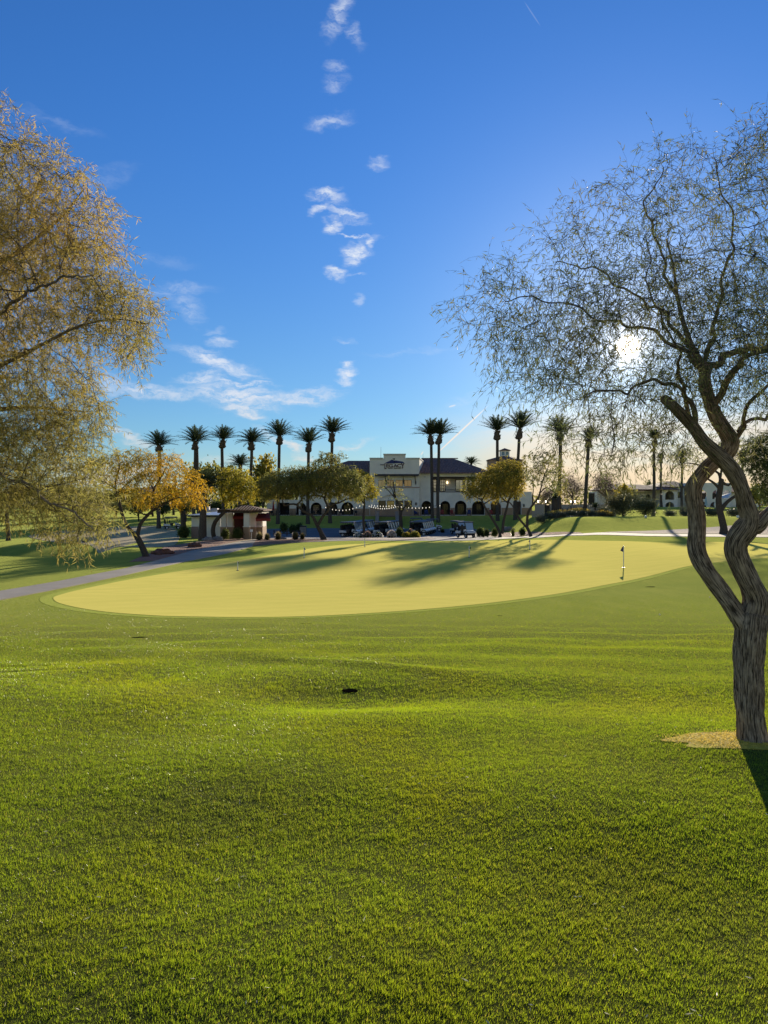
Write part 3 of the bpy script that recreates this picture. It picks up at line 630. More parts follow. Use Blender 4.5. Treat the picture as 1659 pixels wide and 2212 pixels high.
# --- the near right mesquite
mb1 = bark_mat('mesquite_bark', (.36, .27, .19), (.56, .44, .32), .012)
mtw = mat('twig_bark', (.075, .055, .042), rough=.9)
ml1 = leaf_mat('mesquite_leaf_green', (.12, .155, .06), (.20, .185, .075), None, .6, 2.)
D = 5.3
limbs = [
 LB([(1626,1602),(1625,1590),(1622,1560),(1619,1513),(1617,1435),(1619,1390),(1623,1350),(1626,1325)], [36,31,28,28,29,31.5,33,29], D),
 LB([(1620,1370),(1625,1337),(1633,1298),(1623,1267),(1606,1232),(1590,1193),(1592,1169),(1610,1142),(1619,1118),(1610,1087),(1603,1060),(1592,1033),(1573,1005),(1545,978),(1520,954),(1498,923),(1471,894),(1448,872),(1432,860)],
    [28,27,25,23,22,23,23,24,19,17,16,16.5,16.5,15,13.5,12.5,12,11,8.5], D, [5.3,5.3,5.29,5.28,5.27,5.26,5.25,5.24,5.23,5.22,5.21,5.2,5.2,5.2,5.2,5.2,5.2,5.2,5.2]),
 LB([(1622,1388),(1608,1352),(1584,1314),(1557,1275),(1530,1239),(1510,1204),(1504,1177),(1506,1146),(1504,1107),(1498,1072),(1500,1048),(1518,1023),(1541,999),(1567,982),(1578,956),(1569,935),(1553,911),(1541,888),(1530,857),(1522,828),(1521,800),(1500,760),(1480,710),(1463,640),(1455,580),(1440,517)],
    [20,21,18,17,17.5,18,18.5,16.5,17,17,16.5,16,15.5,16,17.5,16.5,15,14,13,12.5,11,7,5,3.6,2.6,1.6], D, [5.3,5.3,5.31,5.33,5.35,5.37,5.4,5.41,5.42,5.43,5.44,5.45,5.46,5.46,5.46,5.46,5.46,5.46,5.46,5.46,5.48,5.5,5.5,5.6,5.6,5.7]),
 LB([(1612,1140),(1635,1137),(1651,1119),(1674,1099),(1740,1050),(1800,960),(1830,860),(1850,720)], [18,17,14,13,11,9,7,4], D, [5.24,5.24,5.24,5.3,5.35,5.4,5.5,5.6]),
 LB([(1538,880),(1555,850),(1569,826),(1585,800),(1601,777),(1634,760),(1700,745),(1780,700)], [8,7.5,7,6.5,5.5,4.5,3,1.5], D, [5.46,5.4,5.3,5.2,5.1,5.0,4.9,4.8]),
 LB([(1524,815),(1541,785),(1570,770),(1601,758),(1659,742),(1720,680)], [9,8,7,6,5,3], D, [5.46,5.55,5.7,5.8,5.9,6.0]),
 LB([(1590,950),(1596,923),(1610,898),(1624,878),(1659,843),(1700,790)], [5,4.5,4,4,3,2], D, [5.46,5.4,5.3,5.2,5.1,5.0]),
 LB([(1594,932),(1620,910),(1659,890),(1720,850)], [4,3.5,3,2], D, [5.46,5.5,5.6,5.8]),
 LB([(1500,920),(1501,878),(1483,843),(1468,812),(1463,790),(1440,700),(1400,600),(1390,520)], [6.5,5.5,4.5,3.6,3,2,1.5,1], D, [5.2,5.15,5.1,5.0,4.9,4.8,4.7,4.6]),
 LB([(1491,905),(1468,850),(1450,833),(1398,823),(1342,843),(1267,853)], [5,4,3.5,3,2.5,1.5], D, [5.2,5.15,5.1,5.0,4.9,4.8]),
 LB([(1521,805),(1490,770),(1440,735),(1370,705),(1280,680),(1180,650),(1090,640)], [6,4.5,3.5,2.6,2,1.4,1], D, [5.48,5.4,5.3,5.2,5.1,5.1,5.1]),
 LB([(1500,765),(1450,700),(1380,640),(1290,590),(1200,560)], [5,3.5,2.5,1.8,1], D, [5.5,5.6,5.8,6.,6.1]),
 LB([(1521,800),(1540,700),(1570,600),(1580,500),(1570,420),(1540,350)], [6,4,3,2.2,1.6,1], D, [5.48,5.5,5.5,5.5,5.4,5.4]),
 LB([(1463,640),(1420,540),(1400,450),(1430,360)], [3.5,2.5,1.8,1], D, [5.6,5.6,5.7,5.7])]
r = np.random.default_rng(21)
C1 = [(970,668),(1022,590),(1070,540),(1117,550),(1169,562),(1190,490),(1225,460),(1245,425),(1266,398),(1302,375),(1371,365),(1420,330),(1400,285),(1431,288),(1461,310),(1504,295),(1547,320),(1573,290),(1659,262),(1800,280),(2000,450),(2080,700),(2000,940),(1800,980),(1659,950),(1560,935),(1480,930),(1400,950),(1330,950),(1250,925),(1150,880),(1100,850),(1050,846),(1062,793),(1000,732)]
C2 = [(1030,690),(1200,610),(1400,570),(1700,560),(1900,700),(1850,880),(1660,860),(1500,850),(1300,880),(1130,820)]
C3 = [(1180,900),(1500,900),(1490,1030),(1420,1000),(1300,1000),(1200,985)]
SH = (1358, 748, 46)
att = np.vstack([cloud(C1, 2250, 3.9, 6.9, r, hole=SH), cloud(C2, 3300, 4.2, 6.6, r, hole=SH), cloud(C3, 260, 4.4, 5.6, r), cloud([(1580,330),(1600,262),(1659,230),(1720,260),(1720,420),(1640,430)], 90, 4.2, 5., r)])
make_tree('mesquite_tree', 'near mesquite with twisted forked trunk at the right edge, the sun behind its thin crown', 'tree', tuple(gx(1626, D)), limbs, att, .075, .085, .0012, (mb1, mtw, ml1),
    (1.45, .043, .0026, .35, 2.8), bark=.12, sides=(96, 5, 3), seed=4, twig=(5, .050, .20, 2), maxr=.5, wob=.035)

# --- the golden mesquite reaching in from the left
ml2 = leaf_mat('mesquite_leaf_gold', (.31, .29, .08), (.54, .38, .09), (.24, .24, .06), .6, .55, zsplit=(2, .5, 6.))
D = 11.5
P0 = (-260, 1290)
limbs = [
 LB([P0,(-262,1240),(-250,1150),(-240,1060),(-235,980)], [46,38,34,32,30], D, [D]*5),
 LB([(-240,1000),(-180,900),(-100,840),(0,790),(90,745),(170,705),(250,690),(322,700)], [22,14,8,5,3.4,2.6,1.8,1.], D, [11.5,11.4,11.2,11,10.9,10.8,10.8,10.8]),
 LB([(-235,990),(-180,820),(-110,690),(-30,590),(60,530),(140,460),(180,410)], [22,14,8,5,3.4,2.4,1.4], D, [11.5,11.6,11.8,12,12.1,12.2,12.3]),
 LB([(-240,1050),(-170,960),(-60,900),(40,880),(130,885),(190,890)], [20,11,6,4,2.6,1.5], D, [11.5,11.8,12.1,12.3,12.5,12.6]),
 LB([(-245,1090),(-170,1030),(-60,1010),(40,1040),(130,1095),(210,1140)], [18,9,5,3.2,2.2,1.3], D, [11.5,11.2,10.8,10.5,10.3,10.2]),
 LB([(-235,980),(-260,800),(-240,620),(-170,450),(-90,340),(0,290)], [26,18,12,7,4,2], D, [11.5,11.5,11.4,11.4,11.3,11.2]),
 LB([(-240,1000),(-330,850),(-430,700),(-520,560)], [24,17,11,5], D, [11.5,11.8,12.2,12.5]),
 LB([(-180,900),(-80,770),(20,660),(110,610),(200,590)], [10,6,4,2.6,1.5], D, [11.4,11.,10.5,10.2,10.]),
 LB([(-235,980),(-200,850),(-150,700),(-100,560)], [16,12,8,4], D, [11.5,12.3,13.,13.5])]
r = np.random.default_rng(22)
CL1 = [(0,272),(73,284),(110,313),(142,352),(181,375),(222,413),(234,450),(249,484),(262,548),(268,577),(250,601),(293,624),(322,652),(338,682),(318,704),(313,740),(288,780),(264,762),(254,740),(205,738),(195,757),(212,800),(205,820),(180,845),(225,865),(250,914),(225,940),(190,972),(155,992),(190,1030),(238,1080),(246,1114),(250,1160),(235,1180),(186,1178),(122,1160),(88,1165),(60,1125),(0,1112),(-200,1100),(-450,1040),(-620,850),(-650,600),(-480,330),(-200,200)]
att = np.vstack([cloud(CL1, 8200, 9.2, 14, r), cloud([(180,560),(290,620),(345,685),(322,745),(288,795),(252,742),(150,720)], 800, 10., 11.8, r), cloud([(0,900),(150,880),(230,1060),(240,1150),(120,1120),(0,1090),(-200,1080),(-200,920)], 1900, 10, 12.6, r), cloud([(0,430),(120,450),(230,560),(120,620),(0,600),(-200,600),(-200,430)], 700, 10, 13, r), cloud([(-60,175),(0,185),(22,200),(10,250),(-60,260)], 60, 10.8, 11.8, r)])
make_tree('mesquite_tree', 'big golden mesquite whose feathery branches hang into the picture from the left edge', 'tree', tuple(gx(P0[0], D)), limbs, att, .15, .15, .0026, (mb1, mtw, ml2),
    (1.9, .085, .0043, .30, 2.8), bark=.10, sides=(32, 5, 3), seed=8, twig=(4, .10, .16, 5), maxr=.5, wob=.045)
# ------------------------------------------------------------------ middle distance trees, outlines measured in the enlarged crops
def K(c, ox, oy, s): return [(ox + x / s, oy + y / s) for x, y in c]
def k1(*c): return K(c, 162., 891., 5.12)
def k2(*c): return K(c, 459., 891., 5.12)
def k3(*c): return K(c, 756., 891., 5.12)
def k4(*c): return K(c, 999., 864., 5.12)
def k5(*c): return K(c, 1296., 891., 4.572)
mb2 = bark_mat('far_bark', (.085, .07, .058), (.15, .125, .10), .02)
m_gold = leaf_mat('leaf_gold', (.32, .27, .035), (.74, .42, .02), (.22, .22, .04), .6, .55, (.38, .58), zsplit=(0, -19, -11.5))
m_yel = leaf_mat('leaf_yellow_green', (.36, .33, .04), (.60, .46, .035), (.24, .25, .04), .58, .6)
m_olv = leaf_mat('leaf_olive', (.20, .21, .06), (.36, .31, .06), (.13, .15, .05), .55, .5)
m_olg = leaf_mat('leaf_olive_gold', (.28, .26, .05), (.52, .39, .05), (.18, .20, .05), .58, .45)
m_spr = leaf_mat('leaf_sparse_green', (.22, .25, .09), (.38, .31, .08), None, .55, .6)
m_drk = leaf_mat('leaf_dark_green', (.060, .090, .028), (.14, .16, .04), None, .42, .4)
m_red = leaf_mat('leaf_bare_purple', (.13, .10, .09), (.17, .13, .10), None, .3, .4)
def midtree(label, d, base, limbs, crown, n, lm, leaf=(2.4, .30, .06, .3, 3.2), seed=1, depth=2.6, extra=None, tipr=.008, group='mesquites and palo verdes round the green', cat='tree', name='mesquite_tree', twig=None, kill=.36):
    global r
    r = np.random.default_rng(seed + 100); b = P(base[0], base[1], d); zg = float(H(b.x, b.y)); L = []
    for i, (pts, rad) in enumerate(limbs):
        if i == 0: pts = [(pts[0][0], CV + (EYE - zg + .15) / d * F)] + list(pts)[0 if pts[0][1] < CV + (EYE - zg) / d * F - 1 else 1:]
        off = 0 if i == 0 else (.5 * depth * (.35 if i % 2 else -.35))
        dd = [d + off * t for t in np.linspace(0, 1, len(pts))]
        rr = list(np.linspace(rad[0], rad[1], len(pts)))
        if i == 0: rr[0] *= 1.35
        L.append(LB(pts, rr, d, dd))
    att = cloud(crown, n, d - depth, d + depth, r)
    if extra: att = np.vstack([att] + [cloud(e, m, d - depth * .5, d + depth * .5, r) for e, m in extra])
    return make_tree(name, label, cat, (b.x, b.y, zg), L, att, .30, kill, tipr, (mb2, mtw, lm), leaf, bark=0, sides=(12, 5, 3), group=group, seed=seed, twig=twig, maxr=.7, it=70)
LF = (2.4, .22, .026, .55, 3.0)
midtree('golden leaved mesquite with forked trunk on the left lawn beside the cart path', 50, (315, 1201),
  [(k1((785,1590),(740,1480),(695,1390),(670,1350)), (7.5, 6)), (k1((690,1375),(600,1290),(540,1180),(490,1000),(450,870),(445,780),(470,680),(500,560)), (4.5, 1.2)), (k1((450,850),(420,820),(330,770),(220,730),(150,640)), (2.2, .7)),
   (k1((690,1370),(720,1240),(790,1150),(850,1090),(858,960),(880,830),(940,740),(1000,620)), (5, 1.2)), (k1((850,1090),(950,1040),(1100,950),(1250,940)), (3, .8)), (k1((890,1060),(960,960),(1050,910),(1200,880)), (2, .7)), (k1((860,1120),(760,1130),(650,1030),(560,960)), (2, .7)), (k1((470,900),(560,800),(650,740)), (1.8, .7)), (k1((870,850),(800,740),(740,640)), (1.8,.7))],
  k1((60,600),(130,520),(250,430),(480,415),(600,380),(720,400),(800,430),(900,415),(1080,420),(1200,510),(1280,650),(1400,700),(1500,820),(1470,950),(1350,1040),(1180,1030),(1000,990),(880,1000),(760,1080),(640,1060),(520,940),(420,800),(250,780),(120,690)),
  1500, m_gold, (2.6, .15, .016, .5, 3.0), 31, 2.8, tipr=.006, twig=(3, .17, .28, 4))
midtree('yellow green tree with a bent trunk leaning over the kiosk roof', 76, (463, 1165),
  [(k2((20,1400),(5,1300),(30,1210),(90,1140),(130,1100),(150,1020)), (5.5, 3.2)), (k2((140,1080),(180,950),(250,850),(300,760)), (2.6, .8)), (k2((145,1040),(100,900),(110,780)), (2, .7)), (k2((150,1000),(260,930),(380,880)), (2, .7))],
  k2((60,690),(140,612),(260,602),(380,645),(460,745),(505,900),(425,980),(320,955),(200,1000),(100,960),(35,850)), 800, m_yel, LF, 32, 2.6, twig=(3, .22, .28, 4))
midtree('wide olive green mesquite with a leaning forked trunk at the far edge of the green', 75, (701, 1167),
  [(k2((1240,1415),(1200,1330),(1165,1265)), (5.5, 4)), (k2((1160,1260),(1130,1190),(1090,1130),(1000,1090),(930,1020),(860,1015),(790,1030),(765,930),(700,880)), (3.6, .9)), (k2((1160,1255),(1220,1150),(1285,1065),(1240,960),(1250,900),(1305,820),(1310,740),(1270,680)), (3.4, .9)),
   (k2((1240,940),(1150,915),(1050,930),(980,900)), (2, .7)), (k2((1290,1050),(1340,1010),(1400,1000),(1480,960),(1570,940)), (2.6, .8)), (k2((930,1020),(990,960),(960,880),(880,800)), (1.8,.6)), (k2((1310,850),(1400,760),(1500,700)), (1.8,.6)), (k2((1390,1000),(1410,900),(1470,800)), (1.6,.6)), (k2((1310,760),(1280,600),(1330,500)),(1.5,.5))],
  k2((530,720),(640,645),(800,632),(950,600),(1060,600),(1180,590),(1340,600),(1450,600),(1560,625),(1680,720),(1690,880),(1600,950),(1480,900),(1350,920),(1180,900),(1000,930),(850,900),(700,950),(560,960),(510,850)), 2000, m_olv, LF, 33, 3.4,
  extra=[(k2((1060,590),(1180,430),(1300,425),(1450,480),(1400,600)), 110)], twig=(3, .22, .28, 4))
midtree('small yellow green tree with a straight dark trunk among the left carts', 91, (786, 1147),
  [(k3((155,1330),(150,1150),(158,1000),(140,880)), (3.4, 2)), (k3((150,1000),(90,930),(20,880)), (1.6,.6)), (k3((155,960),(220,860),(260,760)), (1.6,.6)), (k3((145,900),(100,800),(90,720)), (1.5,.6))],
  k3((-40,650),(60,622),(150,640),(240,690),(270,765),(330,860),(280,920),(200,960),(100,970),(0,930),(-60,870)), 700, m_yel, LF, 34, 2.4, twig=(3, .22, .28, 4))
midtree('nearly bare pruned tree with upright limbs in front of the patio stairs', 100, (867, 1143),
  [(k3((568,1300),(560,1180),(562,1080)), (4.5, 3.6)), (k3((560,1100),(535,1010),(505,950),(490,850),(478,765)), (3.2, 1.2)), (k3((510,960),(440,880),(380,820)), (1.6, .6)), (k3((575,1090),(610,1040),(640,1000)), (2.2, 1.6)), (k3((495,950),(470,860),(430,800)), (1.2,.5))],
  k3((340,770),(420,710),(500,730),(560,780),(620,900),(690,1000),(640,1100),(540,1130),(470,1010),(380,900)), 130, m_spr, (1.2, .26, .06, .3, 4), 35, 1.6, twig=(2, .2, .2, 1))
midtree('olive and gold mesquite with two slim trunks right of the moving cart', 88, (1080, 1152),
  [(k4((415,1480),(370,1380),(280,1240),(230,1150),(205,1090)), (3.6, 1.6)), (k4((440,1480),(455,1340),(490,1200),(515,1100),(560,1000)), (3.2, 1.6)), (k4((205,1100),(120,1060),(60,1000)), (1.4,.5)), (k4((215,1110),(280,1000),(330,880)), (1.5,.5)), (k4((515,1110),(600,980),(640,860)), (1.5,.5)), (k4((505,1140),(420,1060),(400,900),(430,780)), (1.8,.6)), (k4((240,1150),(320,1100),(420,1080)), (1.4,.5))],
  k4((0,1000),(60,850),(160,810),(300,760),(420,665),(560,655),(690,700),(700,860),(680,1000),(600,1080),(450,1070),(350,1110),(200,1060),(60,1075)), 1900, m_olg, LF, 36, 3., twig=(3, .22, .28, 4))
midtree('slim mesquite forking low out of the gravel bed, sparse against the bright sky', 87, (1146, 1153),
  [(k4((755,1500),(735,1450),(712,1405)), (3.8, 3.2)), (k4((712,1410),(640,1330),(592,1250),(560,1180),(500,1120),(420,1130)), (2.6, .8)), (k4((716,1400),(722,1260),(770,1170),(838,1080),(862,1000),(900,850),(950,740)), (3., .8)), (k4((780,1160),(775,1060),(785,980),(770,860)), (1.7,.6)), (k4((850,1040),(920,970),(990,1000),(1050,1060)), (1.3,.5)), (k4((600,1260),(640,1180),(620,1060)), (1.5,.5))],
  k4((640,700),(680,610),(780,565),(900,545),(1000,565),(1130,680),(1160,850),(1160,1000),(1080,1060),(980,1000),(850,950),(740,970),(680,860)), 620, m_spr, (1.8, .22, .045, .4, 3.2), 37, 2.4, twig=(2, .2, .35, 2))
midtree('old mesquite with a thick forked dark trunk seen behind the near twisted one', 74, (1563, 1138),
  [(k5((1222,1140),(1200,1040),(1180,950),(1172,850),(1190,740),(1200,660)), (8, 5.4)), (k5((1195,700),(1170,600),(1080,560),(1000,530)), (3.4,1)), (k5((1195,770),(1130,700),(1070,660)), (3.4,2)), (k5((1200,960),(1250,890),(1330,830),(1440,760)), (5,2)), (k5((1200,680),(1270,720),(1320,640),(1350,500)), (3.4,1.)), (k5((1190,640),(1200,500),(1120,400),(1000,350)), (2.6,.8)), (k5((1100,570),(950,510),(800,500)), (1.8,.6))],
  k5((700,520),(640,400),(720,300),(900,260),(1020,330),(1180,200),(1350,150),(1500,300),(1450,450),(1300,560),(1150,560),(950,560),(850,600)), 620, m_spr, (1.2, .20, .035, .3, 3.), 38, 3.4, twig=(2, .22, .3, 1))
midtree('dense green tree hanging into the far right edge behind the near trunk', 78, (1720, 1140),
  [(k5((1950,1180),(1930,1000),(1880,800),(1850,600)), (8, 4)), (k5((1900,850),(1780,700),(1650,600)), (3,1)), (k5((1860,650),(1700,450),(1550,350)), (3,1))],
  k5((1350,480),(1400,300),(1520,225),(1700,180),(2050,280),(2100,800),(1800,960),(1600,860),(1540,700),(1450,560)), 1500, m_drk, LF, 39, 3.4, name='palo_verde_tree', twig=(3, .22, .28, 4))
midtree('dark leafy tree beyond the left fairway behind the hanging golden branches', 92, (18, 1156),
  [([(18,1158),(16,1130),(14,1105)], (4.6, 3.6)), ([(14,1110),(-10,1080),(-20,1050)], (2,.8)), ([(14,1108),(30,1070),(35,1040)], (2,.8))],
  [(-50,1120),(-60,1050),(-20,1000),(30,990),(62,1030),(70,1090),(50,1125),(0,1135)], 800, m_drk, LF, 40, 3., name='elm_tree')

# ------------------------------------------------------------------ date palms
m_ptr = bark_mat('palm_trunk_bark', (.10, .085, .072), (.16, .135, .115), .02)
m_boot = mat('palm_boot', (.085, .062, .045), (.16, .12, .085), rough=1, scale=12, bump=.05, bscale=16)
m_frond = leaf_mat('palm_frond', (.050, .075, .035), (.095, .115, .05), None, .3, .7)
def crown_mesh(name, seed, n=54, L=3.0, droop=.55, low=-12, fan=False):
    r = np.random.default_rng(seed); V_, Q_, T_, A_ = [], [], [], []; k = 0
    for i in range(n):
        t = (i + .5) / n; elv = R(low + (88 - low) * (1 - (1 - t) ** .8)) + r.normal(0, .06); a = i * 2.39996 + r.normal(0, .12)
        o = np.array([math.cos(a), math.sin(a), 0]); ln = L * (.85 + .25 * r.random()) * (.8 + .2 * math.cos(elv)); m = 14; p = np.array([0, 0, 0.]) + o * .12; e = elv; pts = [p.copy()]
        for s_ in range(m):
            e -= droop * (.2 + 1.6 * s_ / m) / m * (1.2 if elv > .5 else .9); p = p + (o * math.cos(e) + np.array([0, 0, math.sin(e)])) * ln / m; pts.append(p.copy())
        pts = np.array(pts); v, q = frusta(pts[:-1], pts[1:], np.linspace(.030, .007, m), np.linspace(.028, .006, m), 3); V_.append(v); Q_.append(q + k); A_.append(np.full(len(v), .5)); k += len(v)
        tt = np.repeat(np.linspace(.14, 1, 30), 2); sd_ = np.tile([1, -1], 30); ii = tt * m; i0 = np.minimum(ii.astype(int), m - 1); c = pts[i0] + (pts[i0+1] - pts[i0]) * (ii - i0)[:, None]
        d = unit(pts[i0+1] - pts[i0]); side = unit(np.cross(d, [0, 0, 1.0])); side[np.isnan(side)] = 0; up = np.cross(side, d)
        ll = L * .17 * np.sin(np.pi * np.clip(tt * .86 + .14, 0, 1)) ** .55 * (.8 + .4 * r.random(60))
        dl = unit(d * .75 + side * sd_[:, None] * .8 + up * (.35 * r.random(60) + .1)[:, None] + r.normal(0, .10, (60, 3))); w_ = d * .045
        v = np.stack([c - w_, c + w_, c + dl * ll[:, None] + np.array([0, 0, -.05])], 1).reshape(-1, 3); V_.append(v); T_.append(np.arange(60)[:, None] * 3 + [0, 1, 2] + k); A_.append(np.repeat(r.random(60), 3)); k += len(v)
    return np.vstack(V_), np.vstack(Q_), np.vstack(T_), np.concatenate(A_)
CM = [crown_mesh('c', s_, n, L, dr, lo) for s_, n, L, dr, lo in ((1, 50, 2.9, .42, 12), (2, 44, 3.2, .35, 18), (3, 56, 2.9, .65, -2), (4, 48, 3.0, .5, 4), (5, 52, 2.8, .38, 20), (6, 50, 3.1, .55, 8))]
crown_me = {}
def palm(label, d, u_boot, v_boot, vtop, ucrown, base_uv, kind=0, width=66, r_tr=.27, group='tall date palms behind the green', trunk2=None):
    """trunk from the ground to the boot, boot bulge, fronds; sizes from pixels at distance d"""
    bx = P(base_uv[0], 1100, d); zg = float(H(bx.x, bx.y)); B = Vector((bx.x, bx.y, zg)); tp = P(u_boot, v_boot, d); root = thing('date_palm', label, 'palm tree', B, group)
    s_ = (width / F * d) / 5.1
    m_ = 14; pts = []; rd = []; wob = random.uniform(-.12, .12)
    for i in range(m_ + 1):
        t = i / m_; p = B.lerp(tp, t) + Vector((wob * math.sin(t * 5), 0, 0)); pts.append(p); rd.append(r_tr * (1.35 - .35 * min(1, t * 8)) * (1 - .12 * t))
    pts[0].z -= .2
    v, q, t, uv = limb_tube(np.array(pts), np.array(rd), 12, .03, int(u_boot)); np_mesh('trunk', v, q, t, m_ptr, root, smooth=True, uv=uv)
    top = P(ucrown, v_boot - 17 / 1662 * F * 0 - (v_boot - vtop) * .42, d); up = (top - tp)
    v = []; prof = [(0, .95), (.08, 1.75), (.2, 2.05), (.4, 1.75), (.6, 1.5), (.8, 1.25), (1.0, .7)]; nb = 14; rb = np.random.default_rng(int(u_boot)); pp = []; 
    for f, rr_ in prof:
        c = tp + up * f
        for j in range(nb):
            a = 2 * math.pi * j / nb; q_ = r_tr * rr_ * (.9 + .22 * rb.random()) * (1.08 if j % 2 else .92); pp.append((c.x + q_ * math.cos(a), c.y + q_ * math.sin(a), c.z - .12 * (j % 2)))
    mb = MB(); mb.add(pp, [(i * nb + j, i * nb + (j + 1) % nb, (i + 1) * nb + (j + 1) % nb, (i + 1) * nb + j) for i in range(len(prof) - 1) for j in range(nb)] + [tuple(range(nb))[::-1], tuple(range((len(prof) - 1) * nb, len(prof) * nb))])
    # ragged cut stubs of old fronds standing out of the boot
    for j in range(26):
        a = rb.random() * 6.28; f = rb.random() * .9; c = tp + up * f; q_ = r_tr * 1.6; e = .25 + .3 * rb.random()
        mb.tube([(c.x + q_*.7*math.cos(a), c.y + q_*.7*math.sin(a), c.z - .15), (c.x + (q_+e*.45)*math.cos(a), c.y + (q_+e*.45)*math.sin(a), c.z + e*.5)], [.06, .04], 4)
    mb.build('boot', m_boot, root)
    V_, Q_, T_, A_ = CM[(kind + int(u_boot) % 2 * 3) % 6]; V_ = V_ + V_[:, 2:3] * np.array([[.16 * math.sin(u_boot), .16 * math.cos(u_boot * 1.3), 0]]); a = (hash(label) % 628) / 100; a = (u_boot * 1.7) % 6.28; Rm = np.array([[math.cos(a), -math.sin(a), 0], [math.sin(a), math.cos(a), 0], [0, 0, 1]])
    np_mesh('crown', (V_ @ Rm.T) * s_ + np.array(top) + np.array([0, 0, -.15]), Q_, T_, m_frond, root, attr=A_)
    return root
PL = [ # label, d, boot u, boot v, crown top v, crown u, base u, kind, width, r
 ('leftmost date palm, crown showing over the golden mesquite', 112, 343.5, 975, 939, 344, 343, 2, 72),
 ('date palm with twin trunks, second from the left', 120, 421, 971, 925, 422, 419, 2, 76),
 ('straight date palm third from the left, above the yellow green tree', 122, 480, 967, 918, 482, 483, 0, 66),
 ('date palm leaning a little, fourth from the left, behind the bent tree', 122, 542.5, 972, 924, 544, 539, 2, 72),
 ('tall slender date palm fifth from the left, a bright cloud beside its trunk', 125, 603.5, 960, 909, 604.5, 600, 0, 76),
 ('date palm with narrow spread crown, sixth from the left', 125, 666, 976, 925, 668, 665, 1, 70),
 ('tallest date palm of the left row, just left of the clubhouse', 126, 716, 954, 902, 718, 713, 0, 78),
 ('left palm of the close pair before the clubhouse', 128, 931.5, 960, 905, 929, 934, 0, 76),
 ('right palm of the close pair before the clubhouse', 127, 946.5, 959, 905, 951, 947, 0, 78),
 ('left palm of the pair above the tower', 128, 1074, 950, 898, 1073, 1075, 1, 68),
 ('right palm of the pair above the tower, its trunk curving', 127, 1120, 948, 888, 1124, 1113, 1, 80),
 ('date palm standing alone between the tower and the garden wall', 112, 1209, 952, 902, 1210, 1210, 0, 82),
 ('date palm with a narrow boot at the end of the garden wall', 112, 1270.5, 966, 919, 1272, 1263, 1, 60),
 ('thin date palm seen through the lowest twigs of the near mesquite', 132, 1414, 962, 925, 1415, 1411, 0, 56),
 ('small date palm left of the resort arches', 190, 1427, 1000, 975, 1427, 1429, 2, 30),
 ('date palm before the resort wall, just left of the near trunk', 170, 1473, 1000, 966, 1473, 1473, 2, 38),
 ('distant date palm right of the twisted near trunk', 170, 1604, 997, 968, 1604, 1604, 2, 34)]
for lb, d, ub, vb, vt, uc, u0, kd, wd_ in [p_[:9] for p_ in PL]:
    pr = palm(lb, d, ub, vb, vt, uc, (u0, 0), kd, wd_)
    if 'twin' in lb:   # the second stem of the clump
        B = pr.location; tp = P(425, 967, 120); pts = [Vector((B.x + .75, B.y + .3, B.z - .2)), Vector((B.x + .6, B.y + .2, B.z + 5)), Vector((tp.x, tp.y + .1, tp.z))]
        cp, cr = catmull([tuple(p) for p in pts], [.3, .25, .22], .8); v, q, t, uv = limb_tube(cp, cr, 10, .03, 3); np_mesh('trunk', v, q, t, m_ptr, pr, smooth=True, uv=uv)
# a palm top showing over the roof, and the low broad palms
def low_palm(label, d, u, vc, width, base_u, r_tr, kind=2, name='date_palm', cat='palm tree'):
    tp = P(u, vc, d); bx = P(base_u, 1100, d); zg = float(H(bx.x, bx.y)); B = Vector((bx.x, bx.y, zg)); root = thing(name, label, cat, B, 'low palms')
    pts = np.array([tuple(B + Vector((0, 0, -.2))), tuple(B.lerp(tp, .33)), tuple(B.lerp(tp, .66)), tuple(tp)]); cp, cr = catmull(pts, [r_tr * 1.25, r_tr, r_tr * .95, r_tr], .5)
    v, q, t, uv = limb_tube(cp, cr, 14, .07, 5); np_mesh('trunk', v, q, t, m_ptr, root, smooth=True, uv=uv)
    V_, Q_, T_, A_ = CM[kind]; s_ = (width / F * d) / 5.1; np_mesh('crown', V_ * s_ + np.array(tp), Q_, T_, m_frond, root, attr=A_)
low_palm('palm crown peeping over the right slope of the clubhouse roof', 168, 1018, 1001, 40, 1018, .25)
low_palm('thick trunked dark palm standing before the white flat roofed hut', 74, 441, 1050, 104, 437, .33)
low_palm('dark bushy palm behind the golden mesquite, left of the hut', 84, 395, 1104, 72, 397, .3)
low_palm('dark palm head between two yellow trees, left of the middle', 112, 519, 1004, 62, 520, .3)
low_palm('short pineapple shaped palm by the garden wall gate', 118, 1199, 1078, 34, 1199, .55)
low_palm('young palm with few fronds before the garden wall', 116, 1286, 1096, 30, 1286, .12)

